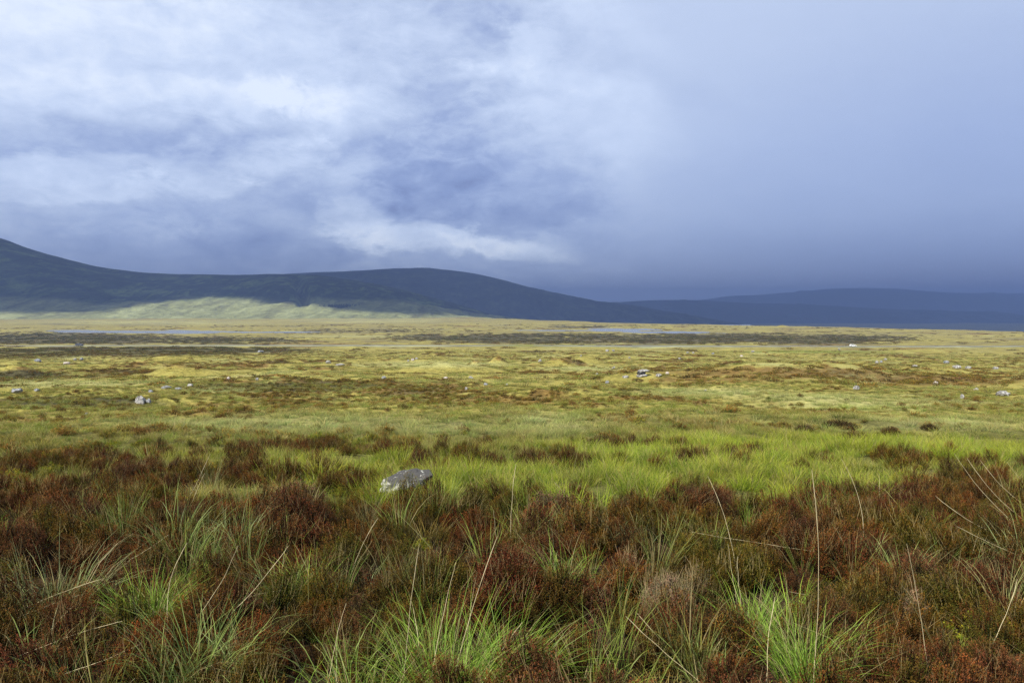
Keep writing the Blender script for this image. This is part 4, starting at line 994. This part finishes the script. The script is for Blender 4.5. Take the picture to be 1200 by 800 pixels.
# ------------------------------------------------------------------ heather bushes one can tell apart
HB = [
 (785, 726, 66, 46, (.19, .155, .16), 1, 'dead grey-purple heather bush, largest, right of centre near the bottom'),
 (822, 708, 40, 38, (.21, .17, .16), 1, 'dead grey heather sprig joined to the right of the largest dead bush'),
 (738, 678, 26, 26, (.22, .16, .15), 1, 'small dead pinkish heather head above the largest dead bush'),
 (648, 612, 66, 44, (.17, .105, .10), 0, 'faded mauve heather bush at the edge of the green grass'),
 (345, 600, 66, 44, (.16, .085, .08), 0, 'faded mauve heather bush left of the boulder'),
 (595, 730, 96, 84, (.15, .045, .028), 0, 'dark red heather bush left of centre bottom'),
 (1079, 730, 28, 34, (.22, .17, .17), 1, 'small dead heather head on the leaning stalk at right'),
 (1118, 708, 26, 30, (.20, .15, .14), 1, 'small dead heather head right of the one on the leaning stalk'),
 (708, 527, 50, 18, (.075, .045, .026), 0, 'dark brown heather clump standing out of the green grass'),
 (735, 524, 30, 12, (.09, .055, .03), 0, 'brown heather clump joined to the right of the dark one'),
 (985, 503, 44, 13, (.055, .032, .02), 0, 'darkest heather clump at the far edge of the green grass'),
 (1092, 505, 22, 10, (.07, .045, .025), 0, 'small dark heather clump on pale grass near the right'),
 (804, 549, 30, 16, (.07, .042, .028), 0, 'dark heather clump in the green grass above the bent stalk'),
 (170, 551, 26, 18, (.06, .035, .022), 0, 'black-brown heather clump, right end of the dark row at left'),
 (132, 545, 52, 14, (.085, .055, .025), 0, 'olive-brown heather clump, middle of the dark row at left'),
 (88, 544, 40, 16, (.10, .055, .03), 0, 'brown heather clump, left end of the dark row at left'),
 (945, 508, 24, 14, (.08, .05, .03), 0, 'brown heather clump below the darkest clump'),
 (1046, 512, 22, 16, (.10, .055, .03), 0, 'upright brown clump between the darkest and the small dark clumps'),
 (1004, 518, 34, 16, (.11, .06, .032), 0, 'reddish heather clump under the darkest clump'),
 (560, 562, 26, 18, (.09, .05, .03), 0, 'dark heather clump in green grass right of the boulder'),
 (668, 542, 34, 16, (.09, .05, .028), 0, 'dark heather clump in green grass below the big brown clump'),
 (1135, 533, 18, 8, (.06, .035, .022), 0, 'little dark heather tuft in green grass near the right edge'),
 (905, 548, 20, 14, (.09, .05, .03), 0, 'little brown heather tuft in the brightest green grass'),
]
for i, (px, py, wp, hp, colr, dead, lab) in enumerate(HB):
    x, y, z = at(px, py); s = y / F
    T = Tri(); g = np.random.default_rng(1200 + i); fine = y < 5
    nsh = int(np.clip((wp * s) ** 2 * (3200 if fine else 900), 60, 340))
    heather(T, g, wp * s / 2, hp * s * (.9 if fine else .7), nsh, 60 if fine else 34, .009 if fine else .016, .0034 if fine else .008, twig=.6 if dead else .25, shoot=min(.09, hp * s * .4))
    me = T.mesh('heather_bush', MO_H); o = link(bpy.data.objects.new('heather_bush', me)); o.location = (x, y, z); o.color = (colr[0] * (.9 if dead else .55), colr[1] * (.9 if dead else .62), colr[2] * (.9 if dead else .65), 1)
    tag(o, lab, 'heather bush', 'heather bushes')

# ------------------------------------------------------------------ cars on the road
def prism(name, prof, w0, w1, mat, parent):
    """side profile (x, z) swept across the width; w0 at the bottom, w1 at the top"""
    n = len(prof); zmin = min(p[1] for p in prof); zmax = max(p[1] for p in prof); v = []
    for sgn in (-1, 1):
        for (a, c) in prof:
            q = (c - zmin) / max(zmax - zmin, 1e-6); v.append((a, sgn * (w0 * (1 - q) + w1 * q) / 2, c))
    f = [tuple(range(n))[::-1], tuple(range(n, 2 * n))] + [(i, (i + 1) % n, (i + 1) % n + n, i + n) for i in range(n)]
    me = bpy.data.meshes.new(name); me.from_pydata(v, [], f); me.update(); me.materials.append(mat)
    o = link(bpy.data.objects.new(name, me), parent)
    b = o.modifiers.new('soft_edges', 'BEVEL'); b.width = .05; b.segments = 2; return o
GL = simple_mat('car_glass', (.02, .025, .03), .1, .05, 2., .6); TY = simple_mat('tyre_rubber', (.02, .02, .02), .8, .1); RIMM = simple_mat('wheel_rim', (.4, .4, .42), .35, .1)
def car(px, col, lab, k=1.0, head=0):
    xr = (px - 600) / F * 430; Y = float(road_y(xr)); xr = (px - 600) / F * Y; Y = float(road_y(xr)) - 1.6
    zz = float(EYE - base_drop(np.hypot(xr * .5, Y + 1.6)) + .55 + .14)
    e = link(bpy.data.objects.new('parked_car', None)); e.location = (xr, Y, zz); e.rotation_euler = (0, 0, R(head)); e.scale = (k, k, k)
    tag(e, lab, 'car', 'cars on the moor road')
    paint = simple_mat('car_paint_' + ('white' if col[0] > .4 else 'dark'), col, .3, .03, 1., .5)
    prism('body', [(-2.15, .3), (2.15, .3), (2.2, .62), (2.05, .82), (1.1, .93), (.45, 1.40), (-1.2, 1.45), (-1.95, 1.0), (-2.2, .9)], 1.76, 1.35, paint, e)
    prism('windows', [(.95, .96), (.42, 1.33), (-1.12, 1.38), (-1.72, 1.0)], 1.68, 1.46, GL, e)
    for a in (-1.35, 1.35):
        for sg in (-1, 1):
            n = 18; v = []; 
            for dy in (-.1, .1):
                for rr_ in (.32, .19): v += [(rr_ * math.cos(6.2832 * j / n), dy, rr_ * math.sin(6.2832 * j / n)) for j in range(n)]
            f = [(j, (j + 1) % n, (j + 1) % n + n, j + n) for j in range(n)] + [(j + 2 * n, j + 3 * n, (j + 1) % n + 3 * n, (j + 1) % n + 2 * n) for j in range(n)] + [(j, j + 2 * n, (j + 1) % n + 2 * n, (j + 1) % n) for j in range(n)]
            me = bpy.data.meshes.new('wheel'); me.from_pydata(v, [], f); me.materials.append(TY)
            wo_ = link(bpy.data.objects.new('wheel', me), e); wo_.location = (a, sg * .80, .32)
            v = [(.2 * math.cos(6.2832 * j / n), dy, .2 * math.sin(6.2832 * j / n)) for dy in (-.06, .06) for j in range(n)]
            me = bpy.data.meshes.new('rim'); me.from_pydata(v, [], [tuple(range(n)), tuple(range(n, 2 * n))[::-1]] + [(j, j + n, (j + 1) % n + n, (j + 1) % n) for j in range(n)]); me.materials.append(RIMM); link(bpy.data.objects.new('rim', me), wo_)
car(998, (.80, .80, .78), 'white car on the road at the right', .8)
car(93, (.03, .035, .05), 'dark car on the road at the left', .95)

# ------------------------------------------------------------------ far-off conifer wood at the foot of the hills
x0, y0, z0 = at(396, 360.5, fn=Hall)
T = Tri(); g = np.random.default_rng(77)
for i in range(150):
    cx = g.normal(0, 17); cyy = g.uniform(-10, 25); hh = g.uniform(5, 9); rr_ = g.uniform(1.6, 2.6); zb = float(Hall(np.array([x0 + cx]), np.array([y0 + cyy]))[0]) - z0
    for lv in range(3):
        zl = zb + hh * (.08 + .26 * lv); rl = rr_ * (1 - .28 * lv); k = 7; a = np.arange(k) * 6.2832 / k + g.uniform(0, 1)
        ring = np.stack([cx + rl * np.cos(a) * g.uniform(.8, 1.2, k), cyy + rl * np.sin(a), np.full(k, zl)], -1); top = np.array([[cx, cyy, zl + hh * .42]] * k)
        v = np.concatenate([ring, top]); f = np.stack([np.arange(k), (np.arange(k) + 1) % k, (np.arange(k) + 1) % k + k, np.arange(k) + k], -1)
        T.add(v, f, np.full((2 * k, 3), .4))
me = T.mesh('woodland', simple_mat('conifer_needles', (.022, .03, .02), .9, .3, .3)); o = link(bpy.data.objects.new('woodland', me)); o.location = (x0, y0, z0); tag(o, kind='stuff')
print('built', len(bpy.data.objects))
